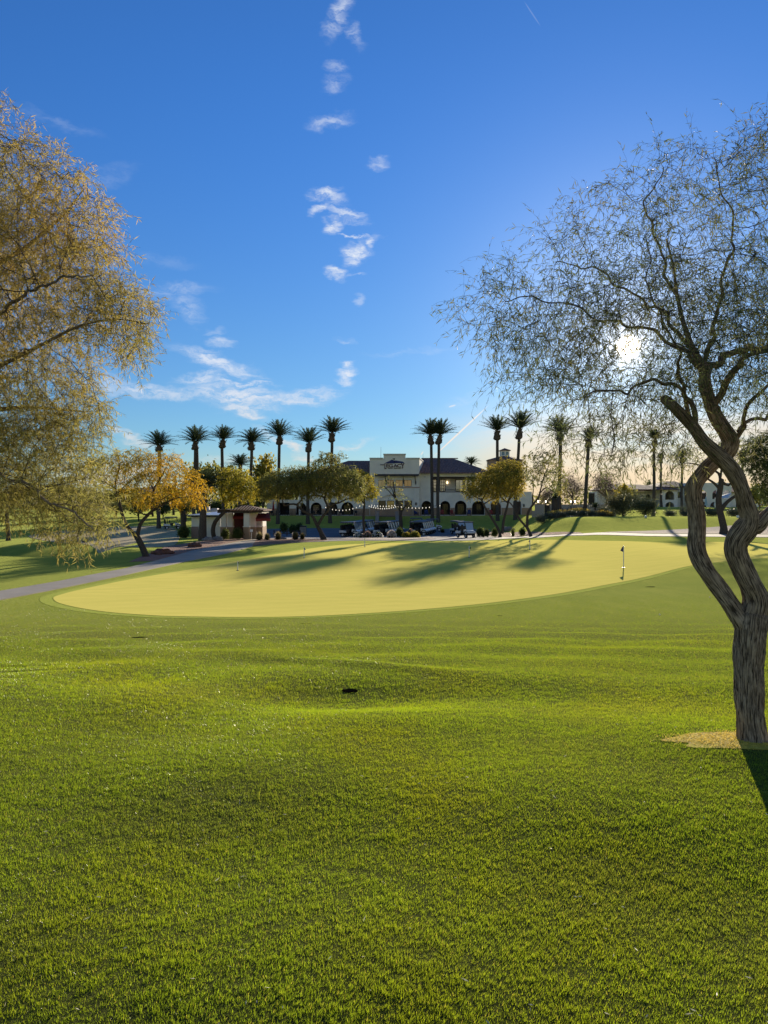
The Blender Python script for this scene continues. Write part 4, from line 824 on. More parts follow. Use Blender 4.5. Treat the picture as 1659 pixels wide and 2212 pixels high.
# ------------------------------------------------------------------ far trees: five crowns, copied
def bushy(name, label, cat, seed, w_, h_, lm, n=700, trunk=True, lsize=(.42, .16), round_=1., part='crown', dens=9, base=.25):
    r = np.random.default_rng(seed); root = thing(name, label, cat)
    if trunk:
        mb = MB(); mb.tube([(0, 0, -.3), (.1, 0, h_ * .2), (0, .1, h_ * .5)], [h_ * .035, h_ * .028, h_ * .015], 8)
        for i in range(7):
            a = i * .9 + r.random(); z0 = h_ * (.18 + .04 * i); mb.tube([(0, 0, z0), (math.cos(a) * w_ * .16, math.sin(a) * w_ * .16, z0 + h_ * .14), (math.cos(a) * w_ * .32, math.sin(a) * w_ * .32, z0 + h_ * .24)], [h_ * .014, h_ * .01, h_ * .004], 5)
        mb.build('trunk', mb2, root)
    k = 40; c = r.normal(0, 1, (k, 3)); c /= np.linalg.norm(c, axis=1)[:, None]; c *= (.35 + .6 * r.random((k, 1))) * 1.
    c = c * [w_ / 2 * .8, w_ / 2 * .8, h_ * (1 - base) / 2 * .82] + [0, 0, h_ * (1 + base) / 2]; s_ = (.10 + .12 * r.random(k)) * w_
    ii = r.integers(0, k, n * dens // 3); p = c[ii] + r.normal(0, 1, (len(ii), 3)) * s_[ii][:, None] * .55 * [1, 1, .75]; p = p[p[:, 2] > .1]
    d = unit(r.normal(0, 1, p.shape) + [0, 0, -.2]); q_ = .6 + .8 * r.random(len(p)); v, q = leaf_quads(p, d, lsize[0] * q_, lsize[1] * q_, r)
    np_mesh(part, v, q, None, lm, root, attr=np.repeat(r.random(len(p)), 4)); return root
def far(proto, label, u, d, vtop, wpx, vbot=None, group=None, rz=0.):
    """copy of a prototype scaled to the measured width and height"""
    o = copy_tree(proto); o['label'] = label
    if group: o['group'] = group
    b = gx(u, d); h_ = (CV - vtop) / F * d + EYE - b.z; w_ = wpx / F * d
    place(o, b, rz, (w_ / proto['w'], w_ / proto['w'], h_ / proto['h'])); return o
def proto(*a, **k):
    o = bushy(*a, **k); o['w'] = a[4]; o['h'] = a[5]; o.location = (0, -300, -60); return o
# the first use of a prototype is the prototype itself
def use(protoo, first=[set()], **k): pass
PR = {}
def F_(kind, label, u, d, vtop, wpx, rz=0.):
    spec = {'green': ('far_tree', 'tree', 7, 6, 6, m_drk, {}), 'olive': ('far_tree', 'tree', 8, 7, 6, m_olv, {}), 'gold': ('far_tree', 'tree', 9, 6, 7, m_olg, {}),
            'bare': ('bare_tree', 'tree', 10, 7, 6, m_red, dict(n=1500, lsize=(.30, .03))), 'shrub': ('sage_shrub', 'shrub', 11, 3, 1.6, MATS_SAGE, dict(trunk=False, base=.0, n=900, lsize=(.14, .04))),
            'brush': ('brush_thicket', 'shrub', 12, 8, 5, MATS_BRUSH, dict(trunk=True, base=.02, n=2600, lsize=(.34, .045))),
            'box': ('round_shrub', 'shrub', 13, 2, 1.2, m_drk, dict(trunk=False, base=.0, n=1500, lsize=(.10, .05)))}[kind]
    grp = {'green': 'trees beyond the golf course', 'olive': 'trees beyond the golf course', 'gold': 'trees beyond the golf course', 'bare': 'bare winter trees', 'shrub': 'sage shrubs by the wall', 'brush': 'brush thickets behind the mound', 'box': 'clipped round shrubs'}[kind]
    if kind not in PR:
        o = bushy(spec[0], label, spec[1], spec[2], spec[3], spec[4], spec[5], **spec[6]); PR[kind] = (o, spec[3], spec[4])
    else: o = copy_tree(PR[kind][0])
    _, w0, h0 = PR[kind]; tag(o, label, spec[1], grp); b = gx(u, d); h_ = (CV - vtop) / F * d + EYE - b.z; w_ = wpx / F * d
    place(o, b, rz or u * .7, (w_ / w0, w_ / w0, h_ / h0)); return o
MATS_SAGE = leaf_mat('leaf_sage', (.10, .12, .085), (.14, .15, .10), None, .3, .7)
MATS_BRUSH = leaf_mat('leaf_brush', (.085, .105, .06), (.15, .14, .06), None, .35, .25)
FT = [('green', 'dark round tree far left behind the fairway', 60, 210, 1040, 90), ('olive', 'olive tree far off left of the golden mesquite trunk', 150, 200, 1045, 100), ('gold', 'yellowish far tree seen between the forks of the golden mesquite', 262, 170, 1052, 80),
 ('olive', 'grey olive far tree at the foot of the golden crown', 215, 230, 1060, 110), ('green', 'dark far tree just right of the golden mesquite trunk', 330, 150, 1060, 70), ('gold', 'far yellow tree behind the leftmost date palm', 375, 160, 1040, 70),
 ('olive', 'pale olive tree rising behind the twin trunked palm', 440, 150, 992, 95), ('olive', 'pale tree between the third and fourth palms', 500, 150, 1000, 70), ('gold', 'tall golden brown tree behind the fourth palm', 568, 138, 972, 66), ('green', 'dark far tree behind the hut roof', 420, 150, 1060, 60), 
 ('olive', 'thin grey green treetop over the middle of the left palms', 640, 175, 1012, 60), ('green', 'dark trees mass behind the kiosk', 600, 170, 1040, 70), ('bare', 'bare branched tree between the tower and the lone palm', 1236, 150, 1016, 66), ('bare', 'big bare purple brown tree behind the garden wall', 1310, 170, 1014, 92),
 ('bare', 'bare treetop over the clubhouse roof end', 1052, 190, 1004, 20), ('bare', 'low bare tree behind the wall lamps', 1180, 160, 1050, 60), ('gold', 'yellow green bush beside the big bare tree', 1350, 140, 1040, 44), ('green', 'dark treetop poking over the resort roof', 1402, 230, 1032, 22),
 ('green', 'second dark treetop over the resort roof, nearer the thin palm', 1424, 230, 1038, 18), ('olive', 'weeping grey tree at the right edge by the resort', 1640, 130, 1040, 60), ('olive', 'far olive tree at the extreme left horizon', -30, 200, 1050, 100), ('green', 'dark tree over the left wing end of the clubhouse', 560, 165, 1045, 60)]
for a in FT: F_(*a)
for i, (u, d, vt, w_) in enumerate([(1345, 112, 1062, 100), (1395, 114, 1072, 66), (1302, 122, 1094, 40)]):
    F_('brush', ['tall grey green brush thicket behind the mound', 'right shoulder of the grey green brush, beside the resort arch', 'low dark brush left of the tall thicket'][i], u, d, vt, w_)
SL = ['first sage shrub at the left end of the flowering hedge', 'second sage shrub of the flowering hedge', 'third sage shrub of the hedge, nearest the lone palm', 'sage shrub right under the lone date palm', 'sage shrub just right of the lone palm foot', 'sage shrub by the foot of the second palm', 'sage shrub right of the second palm foot', 'low sage shrub at the crest of the mound', 'pale dry shrub left of the near trunk', 'pale dry shrub behind the near trunk', 'dry shrub beside the old forked trunk', 'dry shrub right of the old forked trunk', 'dark round shrub under the resort arch', 'dry shrub at the right edge under the resort']
for i, (u, d, vt, w_) in enumerate([(1168, 104, 1110, 30), (1190, 105, 1106, 34), (1212, 106, 1104, 34), (1234, 107, 1101, 34), (1256, 108, 1102, 30), (1278, 110, 1101, 30), (1300, 112, 1104, 30), (1318, 114, 1106, 26), (1448, 112, 1100, 34), (1490, 115, 1099, 44), (1540, 112, 1096, 40), (1586, 112, 1096, 40), (1478, 118, 1092, 26), (1640, 116, 1098, 40)]):
    F_('shrub', SL[i], u, d, vt, w_)
# yellow flower heads over the hedge
rf = np.random.default_rng(3)
for i, (u, d, vt, w_) in enumerate([(1212, 108, 1100, 60), (1250, 110, 1096, 50), (1300, 113, 1101, 50)]):
    p = []; 
    for j in range(900):
        a = rf.random() * 6.28; q_ = rf.random() ** .5; b = gx(u + q_ * math.cos(a) * w_ / 2, d + q_ * math.sin(a) * 1.2); top = EYE + (CV - vt - 4 * rf.random() - 5 * q_) / F * d; p.append((b.x, b.y, top))
    p = np.array(p); v, q = leaf_quads(p, unit(rf.normal(0, 1, p.shape)), np.full(len(p), .13), np.full(len(p), .05), rf)
    stem = gx(u, d); rt = thing('brittlebush', ['yellow flowering bush in the middle of the hedge', 'brightest yellow flowering bush, between the two palms', 'yellow flowering bush right of the second palm'][i], 'bush', stem, 'yellow flowering bushes')
    np_mesh('flowers', v, q, None, mat('yellow_flower', (.50, .36, .05), (.62, .48, .10), trans=.4, attr='rnd'), rt, attr=np.repeat(rf.random(len(p)), 4))
    mb = MB()
    for j in range(60):
        a = rf.random() * 6.28; q_ = rf.random() ** .5; b = gx(u + q_ * math.cos(a) * w_ / 2, d + q_ * math.sin(a) * 1.2); mb.tube([(stem.x + .4 * (b.x - stem.x), b.y, b.z), (b.x, b.y, EYE + (CV - vt - 1 + 6 * q_) / F * d)], [.02, .01], 4)
    mb.build('stems', mtw, rt)
# hills on the horizon
def hills(name, prof, d, depth, material):
    us = np.linspace(prof[0][0], prof[-1][0], 60); vv = np.interp(us, [p[0] for p in prof], [p[1] for p in prof]) ; rr_ = np.random.default_rng(9); V_ = []
    for j, f in enumerate((0, .35, .7, 1., .5, 0)):
        dd = d + depth * (j / 5 - .5)
        for u, v in zip(us, vv): h_ = EYE + (CV - v) / F * d; V_.append((dd * (u - CU) / F, dd, -5 + (h_ + 5) * f * (1 + .06 * math.sin(u * .21 + j) * (f < 1))))
    n_ = len(us); q = [(j * n_ + i, j * n_ + i + 1, (j + 1) * n_ + i + 1, (j + 1) * n_ + i) for j in range(5) for i in range(n_ - 1)]
    o = np_mesh(name, np.array(V_), np.array(q), None, material, None, smooth=True); tag(o, kind='structure')
m_hill = mat('desert_hill', (.20, .15, .13), (.26, .20, .17), rough=1, scale=.01, dirt=(.14, .11, .09))
hills('hills', [(1330, 1085), (1380, 1062), (1440, 1056), (1500, 1052), (1560, 1050), (1620, 1056), (1680, 1046), (1760, 1052), (1900, 1085)], 1500, 500, m_hill)
hills('hills', [(-200, 1084), (-60, 1070), (60, 1066), (160, 1072), (280, 1058), (345, 1046), (420, 1066), (560, 1085)], 1400, 500, m_hill)
for i, (k, u, d, vt, w_, lb) in enumerate((('olive', 100, 140, 1070, 80, 'low olive tree beyond the left fairway, first from the left'), ('gold', 185, 135, 1078, 60, 'low golden bushy tree beyond the fairway behind the hanging branches'), ('olive', 300, 128, 1076, 60, 'dull olive bush low behind the fork of the golden mesquite'), ('green', 352, 135, 1080, 44, 'dark bush behind the distant cart'), ('gold', 402, 128, 1070, 46, 'tan and gold bush behind the dark bushy palm'), ('green', 470, 130, 1075, 56, 'dark shrub mass over the hut roof'), ('olive', 530, 132, 1078, 60, 'olive bush rising behind the kiosk roof'), ('green', -30, 130, 1072, 90, 'dark bush at the extreme left edge'), ('olive', 250, 150, 1082, 90, 'grey olive hedge row far behind the fairway'))): F_(k, lb, u, d, vt, w_)
# ------------------------------------------------------------------ the clubhouse
m_white = mat('stucco_white', (.86, .83, .74), (.80, .77, .69), rough=.95, scale=.5, dirt=(.55, .53, .49))
m_greywhite = mat('stucco_grey', (.60, .61, .58), (.55, .56, .53), rough=.95, scale=.5)  # greyer off-white than the main walls
m_tanw = mat('stucco_tan', (.42, .29, .19), (.37, .26, .17), rough=.95, scale=.6, dirt=(.30, .21, .14))
m_brown = mat('dark_timber', (.055, .040, .034), (.08, .06, .05), rough=.8, scale=3)
m_band = mat('stone_band', (.42, .31, .26), rough=.9)
m_glass = mat('window_glass', (.03, .032, .03), rough=.06, spec=.4, metal=.0)
m_mirror = mat('tinted_glass', (.22, .20, .14), rough=.08, spec=1., metal=.9)
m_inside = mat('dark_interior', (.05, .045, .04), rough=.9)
m_black = mat('black_metal', (.02, .02, .022), rough=.5)
m_tile = bpy.data.materials.new('clay_tile'); m_tile.use_nodes = True; t = m_tile.node_tree; t.nodes.clear(); n = NT(t)
ob = n.n('ShaderNodeTexCoord').outputs['Object']; wv = n.n('ShaderNodeTexWave', wave_type='BANDS', bands_direction='X'); n.l.new(ob, wv.inputs[0]); wv.inputs['Scale'].default_value = 1.1; wv.inputs['Distortion'].default_value = .3
w2 = n.n('ShaderNodeTexWave', wave_type='BANDS', bands_direction='Y', wave_profile='SAW'); n.l.new(ob, w2.inputs[0]); w2.inputs['Scale'].default_value = .8; w2.inputs['Distortion'].default_value = .4
nn = n.noise(ob, 2.2, 4); c = n.mix(n.mr(nn, .35, .65), c4((.23, .13, .115)), c4((.36, .22, .18))); c = n.mix(n.mr(wv.outputs['Fac'], .0, .35, .55, 0.), c, c4((.07, .05, .045)))
b = n.n('ShaderNodeBsdfPrincipled'); n.l.new(c, b.inputs['Base Color']); b.inputs['Roughness'].default_value = .85; b.inputs['Specular IOR Level'].default_value = .2
bp = n.n('ShaderNodeBump'); bp.inputs['Distance'].default_value = .12; n.l.new(n.m('ADD', wv.outputs['Fac'], n.m('MULTIPLY', w2.outputs['Fac'], .5)), bp.inputs['Height']); n.l.new(bp.outputs[0], b.inputs['Normal'])
o = n.n('ShaderNodeOutputMaterial'); n.l.new(b.outputs[0], o.inputs[0])
def X_(u, d): return d * (u - CU) / F
def Z_(v, d): return EYE + d * (CV - v) / F
def arch(uc, hw, vt, vb, d, n=14, spring=None):
    """round-headed opening outline from pixels"""
    x = X_(uc, d); w_ = hw / F * d; zt = Z_(vt, d); zb = Z_(vb, d); zs = zt - w_ if spring is None else Z_(spring, d); h_ = zt - zs
    return [(x - w_, zb), (x + w_, zb)] + [(x + w_ * math.cos(t), zs + h_ * math.sin(t)) for t in np.linspace(0, math.pi, n)]
def rect(u0, u1, v0, v1, d): return [(X_(u0, d), Z_(v1, d)), (X_(u1, d), Z_(v1, d)), (X_(u1, d), Z_(v0, d)), (X_(u0, d), Z_(v0, d))]
FL = -.30
def window(parent, u0, u1, v0, v1, d, cols=2, rows=1, y_in=.12, fw=.07, frame=None, glass=None, name='window'):
    x0, x1, z0, z1 = X_(u0, d), X_(u1, d), Z_(v1, d), Z_(v0, d); mb = MB(); y = d + y_in; e = .002
    mb.box(x0+e, x0 + fw, y, y + .06, z0+e, z1-e); mb.box(x1 - fw, x1-e, y, y + .06, z0+e, z1-e); mb.box(x0 + fw, x1 - fw, y, y + .06, z0+e, z0 + fw); mb.box(x0 + fw, x1 - fw, y, y + .06, z1 - fw, z1-e)
    for i in range(1, cols): x = x0 + (x1 - x0) * i / cols; mb.box(x - fw * .35, x + fw * .35, y + .005, y + .055, z0 + fw, z1 - fw)
    for i in range(1, rows): z = z0 + (z1 - z0) * i / rows; mb.box(x0 + fw, x1 - fw, y + .008, y + .05, z - fw * .3, z + fw * .3)
    f = mb.build(name, frame or m_brown, parent); MB().box(x0 + fw * .5, x1 - fw * .5, y + .02, y + .035, z0 + fw * .5, z1 - fw * .5).build('pane', glass or m_mirror, f); return f
club = thing('clubhouse', 'two storey white stucco clubhouse with brown tiled roofs and a stepped parapet', 'building', (0, 145, FL))
def hip(name, x0, x1, y0, y1, ze, rx0, rx1, yr, zr, parent, th=.18, mat_=None):
    mb = MB(); a = [(x0, y0, ze), (x1, y0, ze), (x1, y1, ze), (x0, y1, ze)]; rr_ = [(rx0, yr, zr), (rx1, yr, zr)]
    mb.add(a + rr_ + [(p[0], p[1], p[2] - th) for p in a], [(0, 1, 5, 4), (1, 2, 5), (2, 3, 4, 5), (3, 0, 4), (0, 6, 7, 1), (1, 7, 8, 2), (2, 8, 9, 3), (3, 9, 6, 0), (6, 9, 8, 7)])
    return mb.build(name, mat_ or m_tile, parent)
dA = 140.0; dB = 141.0
# centre block: wall with four upper windows and the shallow arched recess
zt = Z_(990.6, dA); zt2 = Z_(982, dA)
ol = [(X_(798.6, dA), FL - .6), (X_(906, dA), FL - .6), (X_(906, dA), zt), (X_(876, dA), zt), (X_(876, dA), zt2), (X_(828.6, dA), zt2), (X_(828.6, dA), zt), (X_(798.6, dA), zt)]
UW = [(816.9, 833.1), (835.6, 851.4), (854.2, 870.2), (873, 889.2)]; LW = [(817.6, 833.4), (836, 852), (854, 871), (873.4, 890)]
rec = arch(853.8, 36.8, 1068, 1114.5, dA, 18, 1084)
cb = MB().wall(ol, [rect(a, b_, 1036.8, 1051, dA) for a, b_ in UW] + [rec], dA, dA + .35)
cb.wall(rec, [rect(a, b_, 1081.4, 1098.6, dA) for a, b_ in LW], dA + .352, dA + .5)
x0, x1 = X_(798.6, dA), X_(906, dA)
cb.box(x0 + .002, x0 + .35, dA + .35, dA + 12, FL - .5, zt - .002)          # left return
cb.hexa([(x1 - .35, dA + .352, FL), (x1 - .002, dA + .352, FL), (x1 + 1.8, dA + 12, FL), (x1 + 1.45, dA + 12, FL), (x1 - .35, dA + .352, zt - .002), (x1 - .002, dA + .352, zt - .002), (x1 + 1.8, dA + 12, zt - .3), (x1 + 1.45, dA + 12, zt - .3)])
cb.build('wall', m_white, club)
mb = MB()   # cornice along the stepped parapet
for a, b_, z in ((798.0, 828.0, zt), (876.6, 906.6, zt), (827.6, 877, zt2)): mb.box(X_(a, dA), X_(b_, dA), dA - .14, dA + .4, z + .002, z + .16); mb.box(X_(a, dA) + .06, X_(b_, dA) - .06, dA - .07, dA - .003, z - .14, z)
mb.box(x0 - .05, x0 + .4, dA + .41, dA + 12, zt + .002, zt + .15)
mb.hexa([(x1 - .4, dA + .41, zt + .002), (x1 + .09, dA + .41, zt + .002), (x1 + 1.9, dA + 12, zt - .298), (x1 + 1.4, dA + 12, zt - .298), (x1 - .4, dA + .41, zt + .16), (x1 + .09, dA + .41, zt + .16), (x1 + 1.9, dA + 12, zt - .14), (x1 + 1.4, dA + 12, zt - .14)])
mb.build('cornice', mat('cornice_stucco', (.62, .60, .55), rough=.9), club)
for a, b_ in UW: window(club, a, b_, 1036.8, 1051, dA, 2, 1)
for a, b_ in LW: window(club, a, b_, 1081.4, 1098.6, dA + .35, 1, 1, glass=m_glass if a != 836 else m_mirror)
mb = MB(); mb.box(X_(816, dA), X_(906.4, dA), dA - .10, dA - .003, Z_(1054.2, dA), Z_(1051.8, dA)); mb.build('string_course', m_band, club)
for a, b_ in ((893, 905.9), (799, 811)): MB().box(X_(a, dA), X_(b_, dA), dA - .16, dA - .003, FL - .5, Z_(1054.6, dA)).build('pilaster', m_white, club)
mb = MB()
for a, b_ in ((811.2, 816.8), (833.8, 835.6), (890.8, 892.8)): mb.box(X_(a, dA), X_(b_, dA), dA - .05, dA - .004, FL - .5, Z_(1097, dA))
mb.box(X_(893.1, dA), X_(905.8, dA), dA - .21, dA - .163, FL - .5, Z_(1097, dA)); mb.box(X_(799.2, dA), X_(810.8, dA), dA - .21, dA - .163, FL - .5, Z_(1097, dA)); mb.box(X_(817.4, dA), X_(890.4, dA), dA + .30, dA + .349, FL - .3, Z_(1099.2, dA))
mb.build('wainscot', m_tanw, club)
aw = MB(); za = Z_(1024, dA); aw.hexa([(X_(809.7, dA), dA - 1.3, za - .42), (X_(904.7, dA), dA - 1.3, za - .42), (X_(904.7, dA), dA - .003, za - .18), (X_(809.7, dA), dA - .003, za - .18), (X_(809.7, dA), dA - 1.3, za - .30), (X_(904.7, dA), dA - 1.3, za - .30), (X_(904.7, dA), dA - .003, za), (X_(809.7, dA), dA - .003, za)])
awn = aw.build('canopy', m_brown, club)
for u in (806.5, 832.5, 870.8, 896.3):
    mb = MB(); x = X_(u, dA); mb.tube([(x + .12, dA - .09, Z_(1045, dA)), (x - .06, dA - 1.18, za - .38)], .085, 6); mb.box(x + .04, x + .2, dA - .17, dA - .003, Z_(1046.2, dA), Z_(1040, dA)); mb.build('bracket', m_brown, awn)
# right link wall and wing with the balcony recess and the arcade
AR = [(921.6, 10.9, 1082), (961.8, 10.7, 1082), (995.3, 12.7, 1081.6), (1033, 13.6, 1082), (1070.2, 12.6, 1082.5)]
ve = 1023.5
ol = [(X_(900, dB), FL - .6), (X_(1149, dB), FL - .6), (X_(1149, dB), Z_(1062, dB)), (X_(1062, dB), Z_(1062, dB)), (X_(1062, dB), Z_(ve, dB)), (X_(900, dB), Z_(ve, dB))]
bal = rect(932, 1050, 1029.5, 1064, dB)
hl = [arch(u, w_, vt, 1112.2, dB) for u, w_, vt in AR] + [bal, rect(1108.5, 1126, 1083, 1112.2, dB)]
mb = MB().wall(ol, hl, dB, dB + .4); mb.box(X_(1149, dB) - .4, X_(1149, dB) - .003, dB + .402, dB + 14, FL, Z_(1062, dB) - .003)
mb.box(X_(1061, dB) - .3, X_(1061, dB), dB + .402, dB + 16, FL, Z_(ve, dB) - .01)
mb.build('wall', m_white, club)
mb = MB(); xx = [900.2] + [v_ for u, w_, _ in AR for v_ in (u - w_ - .4, u + w_ + .4)] + [1108, 1126.6, 1149.2]; xx[0] = 906.3
for a, b_ in zip(xx[::2], xx[1::2]): MB().box(X_(a, dB), X_(b_, dB), dB - .06, dB - .003, FL - .55, Z_(1097, dB)).build('wainscot', m_tanw, club)
mb = MB(); mb.box(X_(906.4, dB), X_(1063, dB), dB - .85, dB - .003, Z_(ve + .4, dB) - .05, Z_(ve - 1.8, dB) + .05); mb.build('fascia', m_white, club)
mb = MB(); mb.box(X_(932.2, dB), X_(1049.8, dB), dB + .02, dB + .3, Z_(1034, dB), Z_(1029.7, dB)); mb.build('lintel_beam', m_brown, club)
# inside of the arcade: floor, back wall with french doors
bk = dB + 2.6
MB().box(X_(903, dB), X_(1148, dB), dB + .402, bk + .3, FL - .2, FL + .01).build('arcade_floor', m_band, club)
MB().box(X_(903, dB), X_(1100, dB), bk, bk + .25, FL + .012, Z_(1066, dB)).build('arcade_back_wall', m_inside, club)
MB().box(X_(903, dB), X_(1100, dB), dB + .402, bk + 4, Z_(1066, dB) + .002, Z_(1066, dB) + .2).build('balcony_floor', m_band, club)
MB().box(X_(903, dB), X_(1062, dB), bk + .9, bk + 1.1, Z_(1066, dB) + .21, Z_(ve, dB) - .02).build('balcony_back_wall', m_greywhite, club)
for u, w_, vt in AR: window(club, u - w_ * .62, u + w_ * .62, 1088, 1111.4, bk - .14 + 0, 4, 6, y_in=0, fw=.09, frame=m_black, glass=m_glass, name='french_door')
for u0, u1 in ((932, 947), (950, 962)): window(club, u0, u1, 1035, 1062, bk + .76, 3, 4, y_in=0, fw=.12, frame=m_brown, glass=mat('bright_pane', (.55, .58, .6), rough=.15, metal=.7), name='french_door')
for u0, u1 in ((984, 1000), (1003, 1020), (1023, 1042)): window(club, u0, u1, 1036, 1062, bk + .76, 2, 1, y_in=0, fw=.10, frame=m_brown, glass=mat('blue_pane', (.35, .42, .47), rough=.1, metal=.8), name='sliding_door')
mb = MB()
for i in range(46): x = X_(963 + i * 1.85, dB); mb.tube([(x, dB + .2, Z_(1064, dB)), (x, dB + .2, Z_(1057.5, dB))], .014, 4)
mb.tube([(X_(932.3, dB), dB + .2, Z_(1057.3, dB)), (X_(1049.7, dB), dB + .2, Z_(1057.3, dB))], .03, 6); mb.build('balcony_rail', m_black, club)
lm = MB().lathe((X_(969.5, dB), bk + .7, Z_(1043.4, dB)), [(.04, 0), (.13, .05), (.11, .32), (.03, .42)], 8).build('wall_lamp', mat('lamp_glow', (.9, .7, .4), emit=((1, .72, .38), 3.)), club)
MB().box(X_(1109, dB), X_(1125.5, dB), dB + .41, dB + .5, FL, Z_(1083.4, dB)).build('door', m_brown, club)
for u, v_, dd in ((898.5, 1088.5, dA - .17), (1131.5, 1092, dB)):
    MB().lathe((X_(u, dd), dd - .14, Z_(v_, dd)), [(.03, -.3), (.12, -.2), (.13, .12), (.05, .3)], 8).build('wall_lantern', m_black, club)
mb = MB().box(X_(915.5, dB), X_(919.5, dB), dB - .09, dB - .003, Z_(1031.5, dB), Z_(1028.5, dB)); mb.build('vent', m_greywhite, club)
hip('roof', X_(905, dB), X_(1064, dB), dB - 1.1, dB + 20, Z_(ve - 2, dB), X_(899, 150), X_(980.6, 150), 151, Z_(990.4, 151), club)
mb = MB()   # a row of ridge tiles
for i in range(34): x = X_(911, 151) + i * .21; mb.tube([(x, 151, Z_(990.4, 151) + .02), (x + .19, 151, Z_(990.4, 151) + .02)], .11, 6)
mb.build('ridge_tiles', m_tile, club)
# left wing
vl = 1036
ol = [(X_(576, dB), FL - .6), (X_(799, dB), FL - .6), (X_(799, dB), Z_(vl, dB)), (X_(645, dB), Z_(vl, dB)), (X_(645, dB), Z_(1079.5, dB)), (X_(576, dB), Z_(1079.5, dB))]
AL = [(750.5, 13.2, 1084.6), (716, 13.2, 1084.8), (683, 12, 1085.4), (650.5, 11, 1086)]
UL = [(668, 682), (700, 714), (732, 746), (764, 778)]
mb = MB().wall(ol, [arch(u, w_, vt, 1112.4, dB) for u, w_, vt in AL] + [rect(604, 625, 1086, 1112.4, dB)] + [rect(a, b_, 1044, 1060, dB) for a, b_ in UL], dB, dB + .4)
mb.box(X_(576, dB), X_(576, dB) + .4, dB + .402, dB + 14, FL, Z_(1079.5, dB) - .003); mb.box(X_(645, dB), X_(645, dB) + .3, dB + .402, dB + 14, FL, Z_(vl, dB) - .003); mb.build('wall', m_white, club)
for a, b_ in UL: window(club, a, b_, 1044, 1060, dB, 2, 2)
mb = MB(); xx = [577, 603.6, 625.4] + [v_ for u, w_, _ in AL[::-1] for v_ in (u - w_ - .4, u + w_ + .4)] + [798.2]
for a, b_ in zip(xx[::2], xx[1::2]): MB().box(X_(a, dB), X_(b_, dB), dB - .06, dB - .003, FL - .55, Z_(1098.5, dB)).build('wainscot', m_tanw, club)
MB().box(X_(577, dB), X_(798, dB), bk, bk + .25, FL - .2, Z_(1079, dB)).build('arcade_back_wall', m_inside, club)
MB().box(X_(577.5, dB), X_(798, dB), dB + .403, bk - .003, FL - .2, FL + .01).build('arcade_floor', m_band, club)
MB().box(X_(577.5, dB), X_(798, dB), dB + .403, bk + 11, Z_(1079.5, dB) - .2, Z_(1079.5, dB) - .01).build('flat_roof', m_band, club)
for u, w_, vt in AL: window(club, u - w_ * .6, u + w_ * .6, 1090, 1111.6, bk - .14, 3, 5, y_in=0, fw=.09, frame=m_black, glass=m_glass, name='french_door')
hip('roof', X_(631, dB), X_(800, dA) , dB - 1.0, dB + 20, Z_(vl - 2.4, dB), X_(752, 150), X_(798, 142), 151, Z_(995.2, 151), club)
mb = MB().box(X_(634, dB), X_(798.4, dB), dB - .8, dB - .003, Z_(vl + .4, dB), Z_(vl - 1.8, dB)); mb.build('fascia', m_white, club)
# aerials
for u, v0, v1, dd in ((822.6, 991, 965.5, 144), (913.5, 992, 981, 150)):
    mb = MB().tube([(X_(u, dd), dd, Z_(v0 + 8, dd)), (X_(u + .4, dd), dd, Z_(v1, dd))], [.035, .02], 5); mb.build('aerial', m_black, club)
# tower behind the right wing
tw = thing('tower', 'tan stair tower with a tiled cap and a small white cupola', 'tower', (X_(1095.5, 162), 165, FL))
xc = X_(1095.5, 162); w_ = 36.5 / F * 162; yc = 162 + w_; zt = Z_(993.5, 162)
mb = MB(); oct_ = [(xc + w_ * math.cos(R(22.5 + 45 * i)) * 1.08, yc + w_ * math.sin(R(22.5 + 45 * i)) * 1.08) for i in range(8)]; mb.prism(oct_, 2, FL, zt); mb.build('wall', m_tanw, tw)
mb = MB(); k_ = 1.14; oo = [(xc + w_ * math.cos(R(22.5 + 45 * i)) * k_, yc + w_ * math.sin(R(22.5 + 45 * i)) * k_) for i in range(8)]; mb.prism(oo, 2, zt + .003, zt + .2)
zc = Z_(985, 165); ii = [(xc + w_ * .26 * math.cos(R(22.5 + 45 * i)), yc + w_ * .26 * math.sin(R(22.5 + 45 * i))) for i in range(8)]
mb.add([(p[0], p[1], zt + .203) for p in oo] + [(p[0], p[1], zc) for p in ii], [(i, (i + 1) % 8, 8 + (i + 1) % 8, 8 + i) for i in range(8)] + [tuple(range(8, 16))]); mb.build('roof', m_tile, tw)
cw = 9.4 / F * 165; z1 = Z_(974, 165); cy = yc
mb = MB(); mb.wall([(xc - cw, zc - .6), (xc + cw, zc - .6), (xc + cw, z1), (xc - cw, z1)], [[(xc + s_ - .28, zc + .15), (xc + s_ + .28, zc + .15)] + [(xc + s_ + .28 * math.cos(t), zc + .62 + .28 * math.sin(t)) for t in np.linspace(0, math.pi, 8)] for s_ in (-.42, .42)], cy - cw, cy - cw + .15)
mb.box(xc - cw, xc - cw + .15, cy - cw + .152, cy + cw, zc - .6, z1); mb.box(xc + cw - .15, xc + cw, cy - cw + .152, cy + cw, zc - .6, z1); mb.box(xc - cw + .16, xc + cw - .16, cy + cw - .15, cy + cw, zc - .6, z1); cu = mb.build('cupola', m_white, tw)
MB().box(xc - cw + .16, xc + cw - .16, cy - cw + .16, cy - cw + .18, zc - .4, z1 - .05).build('shutters', mat('blue_shutter', (.25, .36, .42), rough=.7), cu)
